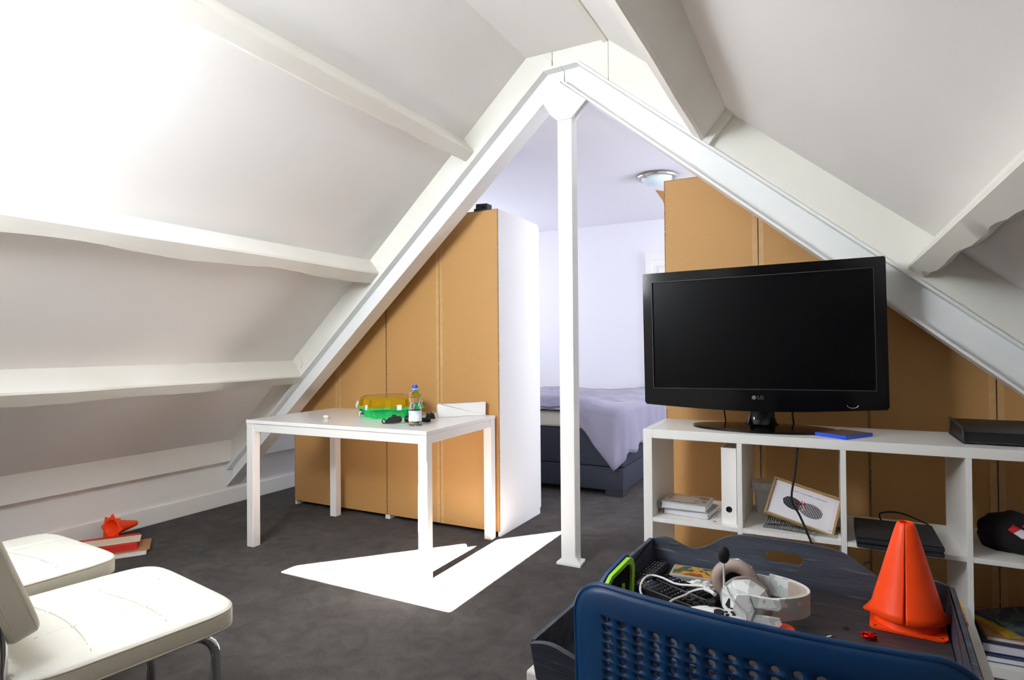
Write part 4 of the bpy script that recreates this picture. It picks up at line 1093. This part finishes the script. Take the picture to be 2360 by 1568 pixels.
def guard():
    t = thing('shin_guard', 'dark blue shin guard with lime green lining at the left rim of the tray', 'guard', (-.410, 1.262, ZT+.002), math.radians(-24)); t.scale = (1, .82, 1)
    out = [(-.06, .0), (-.062, .05), (-.052, .085), (-.030, .105), (.045, .132), (.060, .128), (.066, .11), (.056, .0)]
    def shell(name, pts, y0, y1, m, bend):
        bm = bmesh.new(); plate_bm(bm, [pts], lambda u, v, w: Vector((w+bend*u*u, u, v)), y0, y1); return fin(name, bm, m, t, True, 40)
    def ring(name, k0, k1, x0, x1, m):
        cx, cz = 0, .06
        f = lambda k: [(p[0]*k, cz+(p[1]-cz)*k if p[1] > .001 else 0) for p in out]
        bm = bmesh.new(); plate_bm(bm, [f(k0), [(p[0]*.98, p[1]+.0005) if p[1] < .001 else p for p in f(k1)]], lambda u, v, w: Vector((w, u, v)), x0, x1); return fin(name, bm, m, t, True, 40)
    shell('shell', out, -.010, -.002, 'dark_blue', -1.5); ring('lining', .95, .78, -.0015, .008, 'lime')
    bm = bmesh.new(); plate_bm(bm, [[(p[0]*.86, .06+(p[1]-.06)*.86 if p[1] > .001 else 0) for p in out]], lambda u, v, w: Vector((w, u, v)), -.0015, .001); fin('mesh_pad', bm, 'black_mesh', t)
    for u in (-.030, .018): box('tab', (.001, .003), (u, u+.010), (.03, .075), 'lime', t)
guard()
def pad():
    t = thing('knee_pad', 'black padded guard with a red mark in the front left corner of the tray', 'pad', (-.360, 1.090, ZT+.001), .25)
    bm = bmesh.new(); cushion_bm(bm, .15, .12, .035, .014, crown=.014, power=3.2); fin('pad', bm, 'black_cloth', t, True, 60)
    box('red_mark', (.01, .03), (-.058, -.05), (.036, .038), 'red_cloth', t, M=RX(-.1)); tube('piping', [(.07*math.cos(2*PI*k/40), .055*math.sin(2*PI*k/40), .03) for k in range(40)], .002, 'dark_grey', t, 6, closed=True)
pad()
def magazine():
    t = thing('magazine', 'colourful magazine on the coffee table right of the tray', 'magazine', (.243, 1.665, .5455), TR)
    box('cover', (-.03, .026), (-.06, .085), (.0035, .0042), 'print_magazine', t); box('pages', (-.03, .0255), (-.06, .085), (0, .0035), 'paper', t)
magazine()

# ------------------------------------------------------------------ on the floor by the left wall
def board(name, label, loc, rz, w, d, h, m, cat='board'):
    o = box(name, (-w/2, w/2), (-d/2, d/2), (0, h), m, None, bev=min(.002, h*.3)); o.location = loc; o.rotation_euler = (0, 0, rz); return tag(o, label, cat)
A56 = math.radians(56)
board('white_sheet', 'white flat sheet at the bottom of the pile by the left wall', (-3.635, 1.905, .0005), A56, .46, .225, .012, 'white_board')
board('cardboard_sheet', 'brown cardboard sheet jutting out of the pile by the left wall', (-3.650, 1.935, .013), A56, .46, .19, .014, 'brown_board')
rb = thing('red_folder', 'thick red folder in the pile by the left wall', 'folder', (-3.692, 1.900, .0275), A56)
for z in (0, .028): box('cover', (-.22, .22), (-.115, .115), (z, z+.003), 'red_board', rb, bev=.001)
box('spine', (-.22, .22), (-.118, -.115), (0, .031), 'red_board', rb); box('page_block', (-.215, .215), (-.11, .10), (.003, .028), 'red_cloth', rb)
board('cream_strip', 'cream coloured strip on top of the red folder', (-3.672, 1.900, .0590), A56, .44, .125, .006, 'cream_board')
def floor_cone():
    t = thing('star_cone', 'orange cone with a star-shaped foot lying on the red folder', 'cone')
    M = T((-3.800, 2.055, .092)) @ Vector((-.19, .96, -.10)).to_track_quat('Z', 'Y').to_matrix().to_4x4()
    t.matrix_world = M
    lathe('cone', [(.052, 0), (.050, .006), (.016, .17), (.012, .172), (.010, .172), (.014, .168), (.048, .004), (.052, 0)], 'orange', t, 40)
    star = []
    for k in range(16):
        a = 2*PI*k/16; r = .086 if k % 2 == 0 else .063; star.append((r*math.cos(a), r*math.sin(a)))
    bm = bmesh.new(); plate_bm(bm, [star, [(.050*math.cos(2*PI*k/32), .050*math.sin(2*PI*k/32)) for k in range(32)]], lambda u, v, w: Vector((u, v, w+.16*max(0, math.hypot(u, v)-.06))), 0, .002)
    fin('star_foot', bm, 'orange', t, False)
floor_cone()
